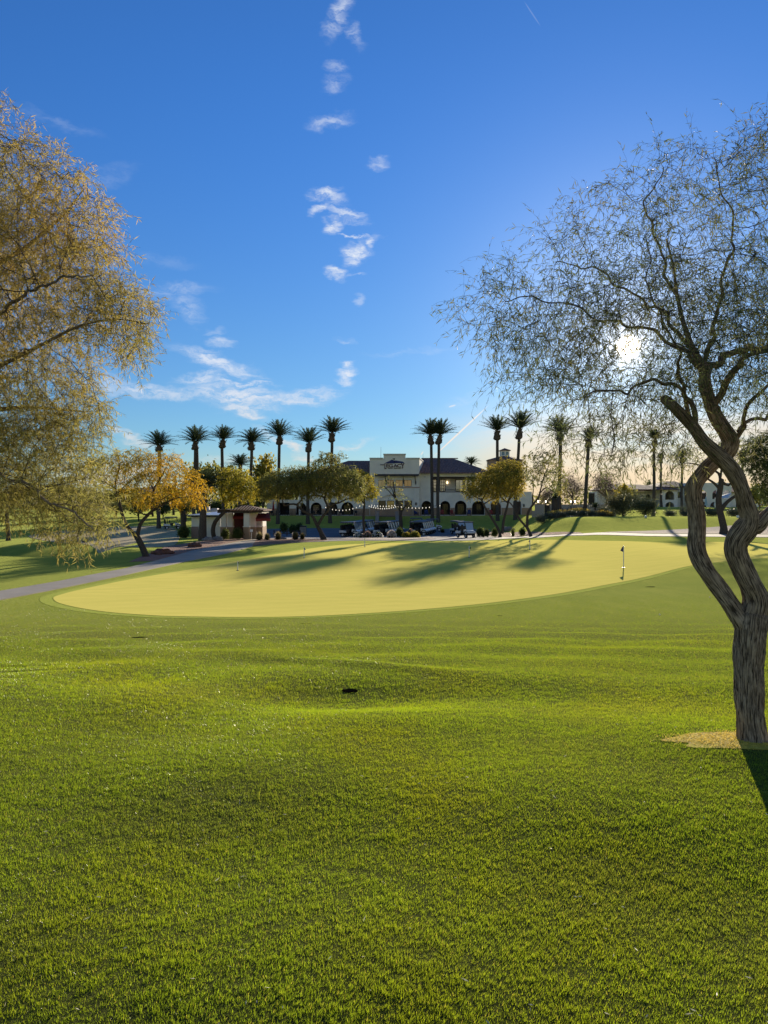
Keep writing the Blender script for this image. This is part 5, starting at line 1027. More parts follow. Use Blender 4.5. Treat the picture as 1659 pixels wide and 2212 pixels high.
mb = MB(); e = cw * 1.28; a = [(xc - e, cy - e, z1 + .003), (xc + e, cy - e, z1 + .003), (xc + e, cy + e, z1 + .003), (xc - e, cy + e, z1 + .003)]; mb.add(a + [(p[0], p[1], z1 + .12) for p in a] + [(xc, cy, Z_(967.5, 165))], [(3, 2, 1, 0), (0, 1, 5, 4), (1, 2, 6, 5), (2, 3, 7, 6), (3, 0, 4, 7), (4, 5, 8), (5, 6, 8), (6, 7, 8), (7, 4, 8)]); mb.build('cupola_roof', m_tile, tw)
# the sign on the parapet: lettering and emblem standing proud of the wall
sg = thing('wall_sign', 'maroon lettering under a blue mountain emblem on the stepped parapet wall', 'sign', (X_(853, dA), dA - .05, Z_(1010, dA)))
m_let = mat('sign_maroon', (.085, .030, .035), rough=.6); m_blue = mat('sign_blue', (.035, .050, .16), rough=.6); m_dk = mat('sign_black', (.02, .02, .025), rough=.6)
def text(s_, u0, u1, vt, vb, material, name='lettering', bold=.012):
    cu_ = bpy.data.curves.new(name, 'FONT'); cu_.body = s_; cu_.extrude = .04; cu_.offset = bold; o = bpy.data.objects.new(name, cu_); col.objects.link(o); bpy.context.view_layer.update()
    me = bpy.data.meshes.new_from_object(o); bpy.data.objects.remove(o); xs = [v_.co.x for v_ in me.vertices]; ys = [v_.co.y for v_ in me.vertices]; w0 = max(xs) - min(xs); h0 = max(ys) - min(ys); mx0 = min(xs); my0 = min(ys)
    W_ = (u1 - u0) / F * dA; H_ = (vb - vt) / F * dA
    for v_ in me.vertices:
        x = (v_.co.x - mx0) / w0 * W_; y = (v_.co.y - my0) / h0 * H_; z = v_.co.z
        wx = X_(u0, dA) + x; wz = Z_(vb, dA) + y; v_.co = Vector((wx, dA - .055 - z * 1., wz)) - root_loc(sg)
    me.materials.clear(); me.materials.append(material); o = bpy.data.objects.new(name, me); col.objects.link(o); o.parent = sg; return o
# crop scale of the sign: 1659/220 per source pixel -> p = 810 + x/13.96, 972 + y/13.96
def s7(x, y): return 810.04 + x / 13.964, 972.06 + y / 13.964
for tx, a, b_, m_, bo in (('THE', (155, 428), (270, 465), m_let, .02), ('L', (285, 405), (345, 572), m_let, .02), ('E', (338, 425), (412, 525), m_let, .02), ('G', (412, 425), (540, 525), m_let, .02), ('A', (555, 425), (680, 522), m_let, .02), ('C', (665, 425), (790, 522), m_let, .02), ('Y', (775, 400), (893, 555), m_let, .02), ('GOLF', (392, 534), (535, 566), m_dk, .02), ('RESORT', (570, 534), (800, 566), m_dk, .02)):
    (u0, v0), (u1, v1) = s7(*a), s7(*b_); text(tx, u0, u1, v0, v1, m_, 'lettering', bo)
def sgp(pts, y0, y1, m_, name):
    mb = MB(); q = [s7(*p) for p in pts]; mb.prism([(X_(u, dA), Z_(v_, dA)) for u, v_ in q][::-1], 1, y0, y1); mb.build(name, m_, sg)
sgp([(285, 405), (395, 345), (430, 335), (505, 290), (583, 318), (583, 402), (560, 405), (400, 410)], dA - .07, dA - .003, m_blue, 'emblem')
sgp([(600, 318), (640, 318), (700, 328), (835, 352), (893, 395), (880, 400), (780, 398), (600, 402)], dA - .07, dA - .003, m_blue, 'emblem')
sgp([(583, 318), (600, 318), (600, 408), (583, 408)], dA - .085, dA - .003, m_dk, 'emblem_pole')
sgp([(520, 268), (598, 248), (598, 290), (580, 292)], dA - .085, dA - .003, m_dk, 'emblem_flag')
# patio slab, kerb and stairs
pt = MB(); pt.box(X_(574, 138), X_(1150, 138), 137.2, dB - .07, FL - 1.2, FL - .002); o = pt.build('patio', m_band); tag(o, kind='structure')
st = thing('staircase', 'brown patio steps climbing from the cart lot between low sloping walls', 'stairs', (X_(836, 130), 124, -2.1))
mb = MB(); NS = 13; y0, y1 = 123.6, 137.1; z0 = float(H(0, y0)) - .02
for i in range(NS): ya = y0 + (y1 - y0) * i / NS; zb = z0 + (FL - z0) * (i + 1) / NS; mb.box(X_(818, 130), X_(856, 130), ya, y1, zb - (FL - z0) / NS + .001, zb)
mb.build('steps', mat('step_brick', (.20, .13, .10), (.26, .18, .14), rough=.95, scale=4), st)
for u in (815, 858): 
    x = X_(u, 130); w_ = .28; mb = MB(); mb.hexa([(x - w_, y0 - .3, z0 - .4), (x + w_, y0 - .3, z0 - .4), (x + w_, y1, FL - .8), (x - w_, y1, FL - .8), (x - w_, y0 - .3, z0 + .75), (x + w_, y0 - .3, z0 + .75), (x + w_, y1, FL + .85), (x - w_, y1, FL + .85)]); mb.build('side_wall', m_tanw, st)
# garden wall, gate and lamps on the right
gw = thing('garden_wall', 'long beige stucco garden wall with lamps along its top', 'wall', (X_(1230, 128), 128, -.3))
mb = MB(); d_ = 128.; mb.box(X_(1156, d_), X_(1176, d_), d_, d_ + .3, -1., Z_(1089.8, d_)); mb.box(X_(1188, d_), X_(1330, d_), d_, d_ + .3, -1., Z_(1090.6, d_)); mb.box(X_(1149.5, d_), X_(1156, d_), d_ + .02, d_ + .28, -1., Z_(1103, d_)); mb.build('wall_panel', mat('stucco_beige', (.50, .41, .33), (.45, .37, .30), rough=.95, scale=.4), gw)
mb = MB(); mb.box(X_(1155.6, d_), X_(1176.4, d_), d_ - .06, d_ + .36, Z_(1089.8, d_) + .002, Z_(1088.6, d_)); mb.box(X_(1187.6, d_), X_(1330.4, d_), d_ - .06, d_ + .36, Z_(1090.6, d_) + .002, Z_(1089.6, d_)); mb.build('coping', m_band, gw)
mb = MB()
for i in range(9): x = X_(1176.4 + i * 1.25, d_); mb.box(x, x + .085, d_ + .05, d_ + .1, -.5, Z_(1091, d_))
for z in (Z_(1105, d_), Z_(1097, d_), Z_(1092, d_)): mb.box(X_(1176.1, d_), X_(1187.4, d_), d_ + .102, d_ + .14, z, z + .08)
mb.build('gate', m_black, gw)
m_bulb = mat('lamp_white', (.9, .9, .85), emit=((1, .92, .75), 2.5))
for u in (1162.5, 1179, 1207, 1233, 1242): 
    mb = MB(); x = X_(u, d_); z = Z_(1089.8, d_) + .1; mb.lathe((x, d_ + .15, z), [(.05, 0), (.05, .35), (.14, .4), (.14, .46), (.04, .5)], 8); l_ = mb.build('wall_lantern', m_black, gw); MB().lathe((x, d_ - .0, z + .02), [(.07, .2), (.10, .3), (.10, .5), (.06, .55)], 8).build('lamp_glass', m_bulb, l_)

# ------------------------------------------------------------------ kiosk, hut
d = 77.
gz = float(H(X_(520, d), d))
ki = thing('kiosk', 'small snack kiosk with white columns, red awnings and a tiled hip roof', 'kiosk', (X_(520, d), d + 2, gz))
def col_(u0, u1, dd, name='column'):
    mb = MB(); x0, x1 = X_(u0, dd), X_(u1, dd); w_ = min(x1 - x0, 1.1); mb.box(x0, x1, dd, dd + w_, Z_(1137, dd) + .002, Z_(1108.5, dd)); c = mb.build(name, m_white, ki)
    MB().box(x0 - .03, x1 + .03, dd - .03, dd + w_ + .03, gz - .3, Z_(1138.6, dd)).build('column_base', m_tanw, c); MB().box(x0 - .07, x1 + .07, dd - .07, dd + w_ + .07, Z_(1138.6, dd) + .002, Z_(1137, dd)).build('column_trim', m_white, c)
col_(476.5, 488, 77); col_(490.5, 502.2, 78.2); col_(526.3, 538.5, 76.2); col_(540.5, 551.4, 77.8)
mb = MB(); mb.box(X_(503, 79), X_(526, 79), 79.6, 79.8, gz, Z_(1108, 79)); mb.build('back_wall', mat('red_wall', (.07, .02, .018), rough=.9), ki)
mb = MB(); mb.box(X_(552, 78.6), X_(566.5, 78.6), 78.8, 81.5, gz - .2, Z_(1137.5, 78.6)); mb.build('counter_wall', m_tanw, ki)
mb = MB(); mb.box(X_(552.2, 78.6), X_(566.3, 78.6), 78.9, 81.4, Z_(1137.5, 78.6) + .002, Z_(1108.8, 78.6)); mb.build('serving_wall', m_white, ki)
mb = MB(); mb.box(X_(551.6, 78.6), X_(570, 78.6), 78.3, 78.897, Z_(1138.6, 78.6) + .004, Z_(1136.6, 78.6)); mb.build('counter', m_white, ki)
MB().box(X_(555, 78.6), X_(563, 78.6), 78.85, 78.897, Z_(1135, 78.6), Z_(1119, 78.6)).build('serving_shutter', m_greywhite, ki)
def awn_(u0, u1, v0, v1, d0, d1, nm='awning'):
    mb = MB(); xa, xb = X_(u0, d0), X_(u1, d0); zt_, zb_ = Z_(v0, d1), Z_(v1, d0); mb.hexa([(xa, d0, zb_), (xb + .4, d0, zb_), (xb, d1, zt_ - .05), (xa, d1, zt_ - .05), (xa, d0, zb_ + .05), (xb + .4, d0, zb_ + .05), (xb, d1, zt_), (xa, d1, zt_)]); mb.box(xa + .01, xb + .39, d0 - .03, d0 - .003, zb_ - .22, zb_ + .04); mb.build(nm, mat('awning_red', (.20, .030, .028), (.26, .045, .04), rough=.85, scale=2), ki)
awn_(552.4, 576, 1108.8, 1121, 77.2, 78.8); awn_(503.4, 525.6, 1108.8, 1116.5, 78.2, 79.5)
mb = MB(); mb.box(X_(470, 76), X_(566, 76), 75.9, 76.15, Z_(1108.2, 76), Z_(1101.6, 76)); mb.box(X_(470, 76), X_(470, 76) + .2, 76.16, 80.4, Z_(1108.2, 76), Z_(1101.6, 76)); mb.box(X_(566, 76) - .2, X_(566, 76), 76.16, 80.4, Z_(1108.2, 76), Z_(1101.6, 76))
for i in range(12): x = X_(472 + i * 2.6, 76); mb.box(x, x + .10, 75.6, 80.6, Z_(1101.6, 76) + .003, Z_(1100.2, 76))
mb.build('pergola_beam', m_brown, ki)
hip('roof', X_(498, 76), X_(570, 76), 75.7, 81.4, Z_(1101, 76), X_(524, 78), X_(534, 78), 78.5, Z_(1091.8, 78), ki, th=.12)
MB().box(X_(531.2, 76), X_(538.4, 76), 76.155, 76.165, Z_(1124, 76), Z_(1123.5, 76)) 
sn = MB().box(X_(540.2, 76.1), X_(546.0, 76.1), 76.05, 76.08, Z_(1149, 76.1), Z_(1143.6, 76.1)); sn.box(X_(542.8, 76.1), X_(543.4, 76.1), 76.082, 76.12, gz, Z_(1149, 76.1)); tag(sn.build('notice_board', mat('sign_white', (.8, .8, .8), rough=.5)), 'small blank white notice panel on a post at the kiosk corner', 'sign')
hs_ = thing('equipment_hut', 'long low white hut with a flat shining metal roof left of the kiosk', 'hut', (X_(450, 82), 83, gz)); dd = 81.
mb = MB(); mb.box(X_(413.5, dd), X_(476, dd), dd, dd + 6, Z_(1137.5, dd), Z_(1116.5, dd)); mb.build('wall', m_white, hs_)
mb = MB(); mb.box(X_(413.1, dd), X_(428.5, dd), dd - .04, dd + 6.03, gz - .8, Z_(1137.5, dd) - .002); mb.build('wainscot', mat('stucco_rose', (.36, .26, .22), rough=.95), hs_)
mb = MB(); mb.box(X_(429, dd), X_(476, dd), dd, dd + 5.9, gz - .8, Z_(1137.5, dd) - .002); mb.box(X_(430, dd), X_(430.6, dd), dd - .03, dd - .003, gz - .5, Z_(1117, dd)); mb.build('door_wall', m_white, hs_)
mb = MB(); mb.box(X_(409, dd), X_(478, dd), dd - .8, dd + 6.6, Z_(1116.4, dd), Z_(1113, dd)); mb.build('fascia', m_black, hs_)
xa, xb = X_(408.4, dd), X_(478.4, dd); mb = MB(); mb.hexa([(xa, dd - .9, Z_(1113, dd) + .003), (xb, dd - .9, Z_(1113, dd) + .003), (xb, dd + 6.7, Z_(1113, dd) + .003), (xa, dd + 6.7, Z_(1113, dd) + .003), (xa, dd - .9, Z_(1112, dd)), (xb, dd - .9, Z_(1112, dd)), (xb, dd + 6.7, Z_(1106, dd)), (xa + 1.5, dd + 6.7, Z_(1106, dd))]); mb.build('roof', mat('metal_roof', (.55, .58, .62), rough=.35, metal=.5), hs_)
mb = MB(); mb.box(X_(432, 88), X_(474, 88), 88, 92, Z_(1106, 88), Z_(1101, 88)); mb.box(X_(444, 88), X_(450, 88), 88.3, 89, Z_(1101, 88) + .002, Z_(1094, 88)); mb.box(X_(455, 88), X_(468, 88), 88.3, 89.2, Z_(1101, 88) + .002, Z_(1098, 88)); mb.build('roof_units', mat('roof_unit', (.55, .50, .48), rough=.7), hs_)

# ------------------------------------------------------------------ resort block on the right
def k6(x, y): return 1350 + x / 5.37, 999 + y / 5.37
dr = 190.; gz_ = Z_(1096.5, dr)
rs = thing('resort_building', 'white two storey arched resort block with red brown roofs, behind the twisted trunk', 'building', (X_(1500, dr), dr, gz_))
a0, a1 = k6(415, 300)[0], k6(612, 300)[0]
def arw(u0, u1, vt, vb, ops, dd, dep=8):
    hl = []
    for (uc, hw, t_, b_) in ops: hl.append(arch(uc, hw, t_, b_, dd, 12))
    mb = MB().wall([(X_(u0, dd), Z_(vb, dd)), (X_(u1, dd), Z_(vb, dd)), (X_(u1, dd), Z_(vt, dd)), (X_(u0, dd), Z_(vt, dd))], hl, dd, dd + .4); mb.box(X_(u0, dd) + .002, X_(u0, dd) + .35, dd + .402, dd + dep, Z_(vb, dd), Z_(vt, dd) - .003); mb.box(X_(u1, dd) - .35, X_(u1, dd) - .002, dd + .402, dd + dep, Z_(vb, dd), Z_(vt, dd) - .003); return mb.build('wall', m_white, rs)
arw(a0, a1, 1055.5, 1098, [(k6(520, 0)[0], 9.7, 1060.6, 1079.5), (k6(520, 0)[0], 9.7, 1084.3, 1095)], dr)
arw(a1 + .3, k6(735, 0)[0], 1050, 1098, [], dr + 3)
arw(k6(735, 0)[0] + .3, k6(1235, 0)[0], 1043, 1098, [(k6(905, 0)[0], 8.3, 1059, 1078), (k6(1065, 0)[0], 9.5, 1058.5, 1078), (k6(905, 0)[0], 8.3, 1083.5, 1095), (k6(1040, 0)[0], 9.5, 1084, 1095), (k6(1180, 0)[0], 8, 1059, 1078)], dr)
arw(k6(1235, 0)[0] + .3, k6(1560, 0)[0], 1063, 1098, [(k6(1430, 0)[0], 9, 1082, 1096), (k6(1330, 0)[0], 8, 1082, 1096)], dr + 2)
arw(1290, a0 - .3, 1061, 1098, [(1330, 6, 1068, 1080), (1370, 6, 1068, 1080), (1400, 6, 1068, 1080)], dr + 6)
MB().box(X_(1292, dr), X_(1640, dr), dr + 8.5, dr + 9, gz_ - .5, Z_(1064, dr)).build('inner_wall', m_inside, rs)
mb = MB(); mb.wall([(X_(k6(630, 0)[0], dr), Z_(1075, dr)), (X_(k6(700, 0)[0], dr), Z_(1075, dr)), (X_(k6(700, 0)[0], dr), Z_(1062, dr)), (X_(k6(630, 0)[0], dr), Z_(1062, dr))], [], dr + 2.85, dr + 2.99); mb.build('window', m_brown, rs)
hip('roof', X_(k6(30, 0)[0] - 50, dr), X_(k6(620, 0)[0], dr), dr - 1, dr + 14, Z_(1057, dr), X_(1330, dr), X_(1400, dr), dr + 7, Z_(1045, dr), rs)
hip('roof', X_(k6(400, 0)[0], dr), X_(k6(800, 0)[0], dr), dr + 2, dr + 18, Z_(1051, dr), X_(k6(640, 0)[0], dr), X_(k6(760, 0)[0], dr), dr + 10, Z_(1037, dr), rs)
hip('roof', X_(k6(1240, 0)[0], dr), X_(k6(1640, 0)[0], dr), dr + 1, dr + 16, Z_(1062, dr), X_(k6(1300, 0)[0], dr), X_(k6(1580, 0)[0], dr), dr + 8, Z_(1050, dr), rs)
# white sail canopies in front of the resort
def sail(label, pts, d0, cl, parent_pts):
    t_ = thing('shade_canopy', label, 'canopy', tuple(P(pts[0][0], 1096, d0)), 'white canopies by the resort'); q = [tuple(P(u, v_, d0 + dy)) for (u, v_), dy in zip(pts, (0, 0, 3, 3))]; mb = MB(); mb.hexa(q + [(a, b_, c_ + .08) for a, b_, c_ in q]); mb.build('sail', cl, t_)
    for (u, v_) in parent_pts:
        p = P(u, v_, d0 + .5); MB().tube([(p.x, p.y, Z_(1096, d0)), (p.x, p.y, p.z)], .09, 6).build('post', mat('post_white', (.7, .72, .75)), t_)
m_sail = mat('sail_white', (.8, .8, .8), rough=.8, trans=.25)
sail('sloping white canopy between the two near trunks', [k6(1040, 420), k6(1200, 415), k6(1235, 355), k6(1080, 400)], 150, m_sail, [k6(1045, 420), k6(1122, 440), k6(1210, 400)])
sail('white peaked canopy right of the near trunk', [k6(1395, 425), k6(1525, 432), k6(1450, 395), k6(1400, 395)], 150, m_sail, [k6(1400, 425), k6(1520, 432), k6(1455, 425)])
for i, (x, y) in enumerate(((940, 400), (1048, 445), (1592, 430))):
    p = P(*k6(x, y), 152); t_ = thing('parasol', ['folded pale blue parasol left of the old forked tree', 'folded blue parasol just behind the old forked tree', 'folded pale parasol near the right edge'][i], 'parasol', (p.x, p.y, Z_(1096, 152)), 'folded parasols by the resort')
    MB().tube([(p.x, p.y, Z_(1096, 152)), (p.x, p.y, p.z)], .05, 6).build('pole', m_black, t_); MB().lathe((p.x, p.y, 0), [(.32, Z_(1092, 152)), (.26, Z_(1088, 152)), (.12, p.z - .2), (.03, p.z + .1)], 8).build('cover', mat('pale_blue_cloth', (.28, .42, .55), rough=.9), t_)
# ------------------------------------------------------------------ golf carts
m_cw = mat('cart_white', (.70, .70, .68), rough=.25, spec=.5); m_cb = mat('cart_black', (.018, .018, .02), rough=.4); m_seat = mat('cart_seat', (.035, .035, .038), rough=.6)
m_roof = mat('cart_roof', (.10, .10, .105), rough=.45); m_ws = mat('windshield', (.45, .52, .56), rough=.04, spec=1., metal=.35); m_rim = mat('wheel_rim', (.55, .55, .55), rough=.4, metal=.3); m_tyre = mat('tyre', (.02, .02, .02), rough=.9)
def make_cart(label, roofm=m_roof, bodym=m_cw):
    o = thing('golf_cart', label, 'golf cart', (0, 0, 0), 'golf carts on the lot')
    MB().prism([(-1.18, .30), (.98, .30), (1.12, .42), (1.12, .50), (.42, .50), (.36, .38), (-.40, .38), (-.46, .50), (-1.18, .50)], 1, -.52, .52).build('chassis', m_cb, o)
    nose = MB(); ys = (-.56, -.34, 0, .34, .56); pr = [(.40, .50), (1.10, .50), (1.20, .58), (1.16, .72), (.95, .84), (.62, .90), (.46, .98), (.40, .98)]
    for j, y in enumerate(ys):
        k = 1 - .10 * (abs(y) / .56) ** 3; nose.v += [(.40 + (x - .40) * k, y, .50 + (z - .50) * (1 - .10 * (abs(y) / .56) ** 2)) for x, z in pr]
    n_ = len(pr)
    for j in range(4):
        for i in range(n_): nose.f.append((j * n_ + i, j * n_ + (i + 1) % n_, (j + 1) * n_ + (i + 1) % n_, (j + 1) * n_ + i))
    nose.f += [tuple(range(n_))[::-1], tuple(range(4 * n_, 5 * n_))]; nose = nose.build('front_cowl', bodym, o)
    for s_ in (-1, 1): MB().prism([(s_ * .42 - .10, .66), (s_ * .42 + .10, .66), (s_ * .42 + .08, .74), (s_ * .42 - .08, .74)], 0, 1.10, 1.19).build('headlight', mat('headlight', (.8, .8, .78), rough=.1), nose)
    MB().prism([(-1.20, .50), (-.28, .50), (-.34, .72), (-.95, .80), (-1.22, .76)], 1, -.57, .57).build('rear_body', bodym, o)
    MB().prism([(-.36, .78), (.14, .78), (.17, .82), (.14, .90), (-.34, .90)], 1, -.52, .52).build('seat', m_seat, o)
    MB().prism([(-.40, .92), (-.30, .92), (-.38, 1.32), (-.47, 1.30)], 1, -.50, .50).build('backrest', m_seat, o)
    MB().prism([(-.30, .52), (.10, .52), (.10, .78), (-.30, .78)], 1, -.50, .50).build('seat_box', m_cb, o)
    rf_ = MB(); rr_ = []
    for j, y in enumerate((-.60, -.52, 0, .52, .60)): rr_ += [(x, y, z - (.05 if abs(y) > .55 else 0) + (.02 if y == 0 else 0)) for x, z in ((-1.10, 1.76), (-1.0, 1.83), (.55, 1.83), (.72, 1.78), (.70, 1.74), (-1.08, 1.72))]
    rf_.v = rr_; 
    for j in range(4):
        for i in range(6): rf_.f.append((j * 6 + i, j * 6 + (i + 1) % 6, (j + 1) * 6 + (i + 1) % 6, (j + 1) * 6 + i))
    rf_.f += [tuple(range(6))[::-1], tuple(range(24, 30))]; rf_.build('roof', roofm, o)
    for s_ in (-1, 1):
        MB().tube([(.86, s_ * .50, .86), (.60, s_ * .53, 1.72)], .026, 6).build('strut', m_cb, o); MB().tube([(-.66, s_ * .54, .80), (-.72, s_ * .54, 1.72)], .026, 6).build('strut', m_cb, o)
        MB().tube([(-.30, s_ * .52, 1.02), (-.30, s_ * .54, 1.10), (-.05, s_ * .54, 1.08), (.0, s_ * .52, .92)], .022, 6).build('arm_rail', m_cb, o)
        MB().prism([(.40, .50), (.56, .50), (.70, .66), (.95, .66), (1.04, .52), (1.10, .50), (1.02, .74), (.62, .76)], 1, s_ * .575 - .02, s_ * .575 + .02).build('mudguard', m_cb, o)
    MB().hexa([(.85, -.47, .88), (.85, .47, .88), (.87, .47, .88), (.87, -.47, .88), (.61, -.49, 1.70), (.61, .49, 1.70), (.63, .49, 1.70), (.63, -.49, 1.70)]).build('windshield', m_ws, o)
    MB().tube([(.60, .24, .90), (.34, .24, 1.12)], .02, 6).build('steering_column', m_cb, o)
    c = Vector((.33, .24, 1.13)); ring = []; ax = Vector((-.75, 0, .65)).normalized(); a = ax.cross(Vector((0, 1, 0))).normalized()
    ring = [tuple(c + (a * math.cos(t) + Vector((0, 1, 0)) * math.sin(t)) * .17) for t in np.linspace(0, 2 * math.pi, 13)]; MB().tube(ring, .016, 5, cap=False).build('steering_wheel', m_cb, o)
    bag = MB()
    for s_, h_ in ((-.25, .95), (.22, 1.0)): bag.tube([(-.98, s_, .74), (-1.06, s_, h_ + .45)], [.13, .12], 10)
    bag.build('bag_well', m_cb, o)
    for x in (.80, -.78):
        for s_ in (-1, 1):
            t_ = MB(); n_ = 16; prof = [(.14, -.08), (.21, -.085), (.23, -.05), (.23, .05), (.21, .085), (.14, .08)]; k = 0
            for r_, yy in prof:
                for j in range(n_): a_ = 2 * math.pi * j / n_; t_.v.append((x + r_ * math.cos(a_), s_ * .50 + yy, .23 + r_ * math.sin(a_)))
            for i in range(len(prof)):
                for j in range(n_): i2 = (i + 1) % len(prof); t_.f.append((i * n_ + j, i * n_ + (j + 1) % n_, i2 * n_ + (j + 1) % n_, i2 * n_ + j))
            w_ = t_.build('wheel', m_tyre, o); rm = MB(); rm.v = []; 
            for yy in (-.07, .07):
                for j in range(n_): a_ = 2 * math.pi * j / n_; rm.v.append((x + .139 * math.cos(a_), s_ * .50 + yy, .23 + .139 * math.sin(a_)))
            rm.f = [tuple(range(n_)), tuple(range(n_, 2 * n_))[::-1]] + [(j, (j + 1) % n_, n_ + (j + 1) % n_, n_ + j) for j in range(n_)]; rm.build('rim', m_rim, w_)
    return o
cart0 = make_cart('golf cart'); used = []
def cart(label, u, d, head, s_=1.):
    o = cart0 if not used else copy_tree(cart0); used.append(1); o['label'] = label; p = gx(u, d, .02); place(o, p, R(head), s_); return o
ORD = ['nearest', 'second', 'third', 'fourth', 'fifth', 'sixth', 'seventh', 'eighth', 'farthest']
for i in range(9): cart(f'{ORD[i]} cart of the long left row' + (', rear wheel in clear view' if i == 0 else ''), 755.5 + 0 * i + i * 4.6 + (4 if i > 4 else 0), 95.5 + 1.42 * i, -12)
for i in range(6): cart(f'{(ORD[:5] + ["farthest"])[i]} cart of the middle row behind the dark round shrub', 828 + i * 5.4, 97 + 1.42 * i, -12)
for i in range(6): cart(f'{(ORD[:5] + ["farthest"])[i]} cart of the tight right row, wheel and white nose at its right', 904 + i * 4.0, 99.5 + 1.42 * i, -14)
cart('dark cart half hidden behind the tight right row', 902, 115, -8); cart('single cart parked apart by the lawn, facing right behind the right row', 937, 112, -6)
cart('dark cart following close behind the moving cart', 990, 104, -60); mc = cart('cart driving toward the green on the sunlit path, white nose', 1006, 86, -62)
cart('distant cart parked left of the hut under the dark palm', 372, 112, 20)
# ------------------------------------------------------------------ patio furniture
def adirondack(label, colr):
    o = thing('adirondack_chair', label, 'chair', (0, 0, 0), 'lounge chairs in a row under the arcade'); m_ = mat('chair_' + colr[0], colr[1], rough=.6)
    mb = MB()
    for i in range(5): x = -.24 + i * .12; mb.hexa([(x - .05, .18, .32), (x + .05, .18, .32), (x + .05, .21, .32), (x - .05, .21, .32), (x - .06, .50, 1.0 + .05 * (2 - abs(i - 2))), (x + .06, .50, 1.0 + .05 * (2 - abs(i - 2))), (x + .06, .53, 1.0 + .05 * (2 - abs(i - 2))), (x - .06, .53, 1.0 + .05 * (2 - abs(i - 2)))])
    mb.build('backrest', m_, o); mb = MB()
    for i in range(4): y = -.32 + i * .13; mb.box(-.29, .29, y, y + .11, .38 - .035 * i, .405 - .035 * i)
    mb.build('seat', m_, o)
    for s_ in (-1, 1):
        MB().box(s_ * .36 - .07, s_ * .36 + .07, -.42, .30, .60, .625).build('arm', m_, o); MB().box(s_ * .33 - .02, s_ * .33 + .02, -.38, -.28, 0, .598).build('leg', m_, o); MB().hexa([(s_*.31-.015, .05, .16), (s_*.31+.015, .05, .16), (s_*.31+.015, .62, 0), (s_*.31-.015, .62, 0), (s_*.31-.015, .05, .30), (s_*.31+.015, .05, .30), (s_*.31+.015, .62, .06), (s_*.31-.015, .62, .06)]).build('leg', m_, o)
    return o
cb_ = adirondack('blue', ('blue', (.020, .035, .13))); cr_ = adirondack('red', ('red', (.22, .035, .03)))
first = {'b': True, 'r': True}
for k_, u, lb in (('b', 899, 'blue slatted chair against the pilaster, leftmost of the row'), ('b', 921, 'blue slatted chair in front of the first dark arch'), ('r', 955, 'red slatted chair in the second arch, behind the right palm trunk'), ('r', 977, 'red slatted chair standing clear between the second and third arches'), ('b', 1013, 'blue slatted chair between the third and fourth arches'), ('r', 1062, 'red slatted chair before the rightmost arch')):
    src = cb_ if k_ == 'b' else cr_; o = src if first[k_] else copy_tree(src); first[k_] = False; o['label'] = lb; place(o, (X_(u, 139.4), 139.4, FL), R(random.uniform(-15, 15)), 1.0)
def table_(label):
    o = thing('patio_table', label, 'table', (0, 0, 0), 'black tables on the patio'); MB().lathe((0, 0, .72), [(.45, 0), (.46, .03), (.44, .05)], 16).build('tabletop', m_black, o)
    for i in range(4): a = R(45 + 90 * i); MB().tube([(.12 * math.cos(a), .12 * math.sin(a), .72), (.34 * math.cos(a), .34 * math.sin(a), 0)], .025, 5).build('leg', m_black, o)
    return o
def chair_(label):
    o = thing('patio_chair', label, 'chair', (0, 0, 0), 'black chairs round the patio tables'); MB().box(-.23, .23, -.22, .22, .43, .46).build('seat', m_black, o); mb = MB(); mb.hexa([(-.23, .20, .48), (.23, .20, .48), (.23, .225, .48), (-.23, .225, .48), (-.23, .30, .92), (.23, .30, .92), (.23, .325, .92), (-.23, .325, .92)]); mb.build('backrest', m_black, o)
    for x in (-.2, .2):
        for y in (-.2, .2): MB().tube([(x, y, .43), (x * 1.12, y * 1.12, 0)], .02, 5).build('leg', m_black, o)
    return o
t0 = None; c0 = None
TN = ['beside the folded red umbrella', 'under the wide mesquite limb', 'in front of the leftmost arch', 'between the left arches', 'before the third left arch', 'left of the stair wall', 'far left by the white wall', 'between the second and third left arches']
for i, u in enumerate((585, 618, 652, 676, 704, 768, 598, 735)):
    lb = f'black round table {TN[i]}'; 
    if t0 is None: t0 = table_(lb); o = t0
    else: o = copy_tree(t0); o['label'] = lb
    y = 138.4 + (i % 3) * .5; place(o, (X_(u, y), y, FL), .3 * i)
    for j, (dx, dy, rz, nm) in enumerate(((-.85, 0, 90, 'left'), (.85, 0, -90, 'right'), (0, .8, 0, 'behind'))):
        lb = f'black chair {nm}{" of" if nm != "behind" else ""} the table {TN[i]}'
        if c0 is None: c0 = chair_(lb); o = c0
        else: o = copy_tree(c0); o['label'] = lb
        place(o, (X_(u, y) + dx, y + dy * .9, FL), R(rz + random.uniform(-15, 15)))
p = P(590.4, 1114, 137.9); um = thing('patio_umbrella', 'closed red umbrella standing on the patio before the white wall', 'umbrella', (p.x, p.y, FL))
MB().lathe((p.x, p.y, FL), [(.28, 0), (.28, .06), (.03, .08), (.03, 2.6)], 10).build('pole', m_black, um); MB().lathe((p.x, p.y, FL), [(.06, 1.0), (.19, 1.08), (.16, 1.6), (.09, 2.4), (.02, 2.72)], 10).build('canopy', mat('umbrella_red', (.28, .02, .03), rough=.8), um)
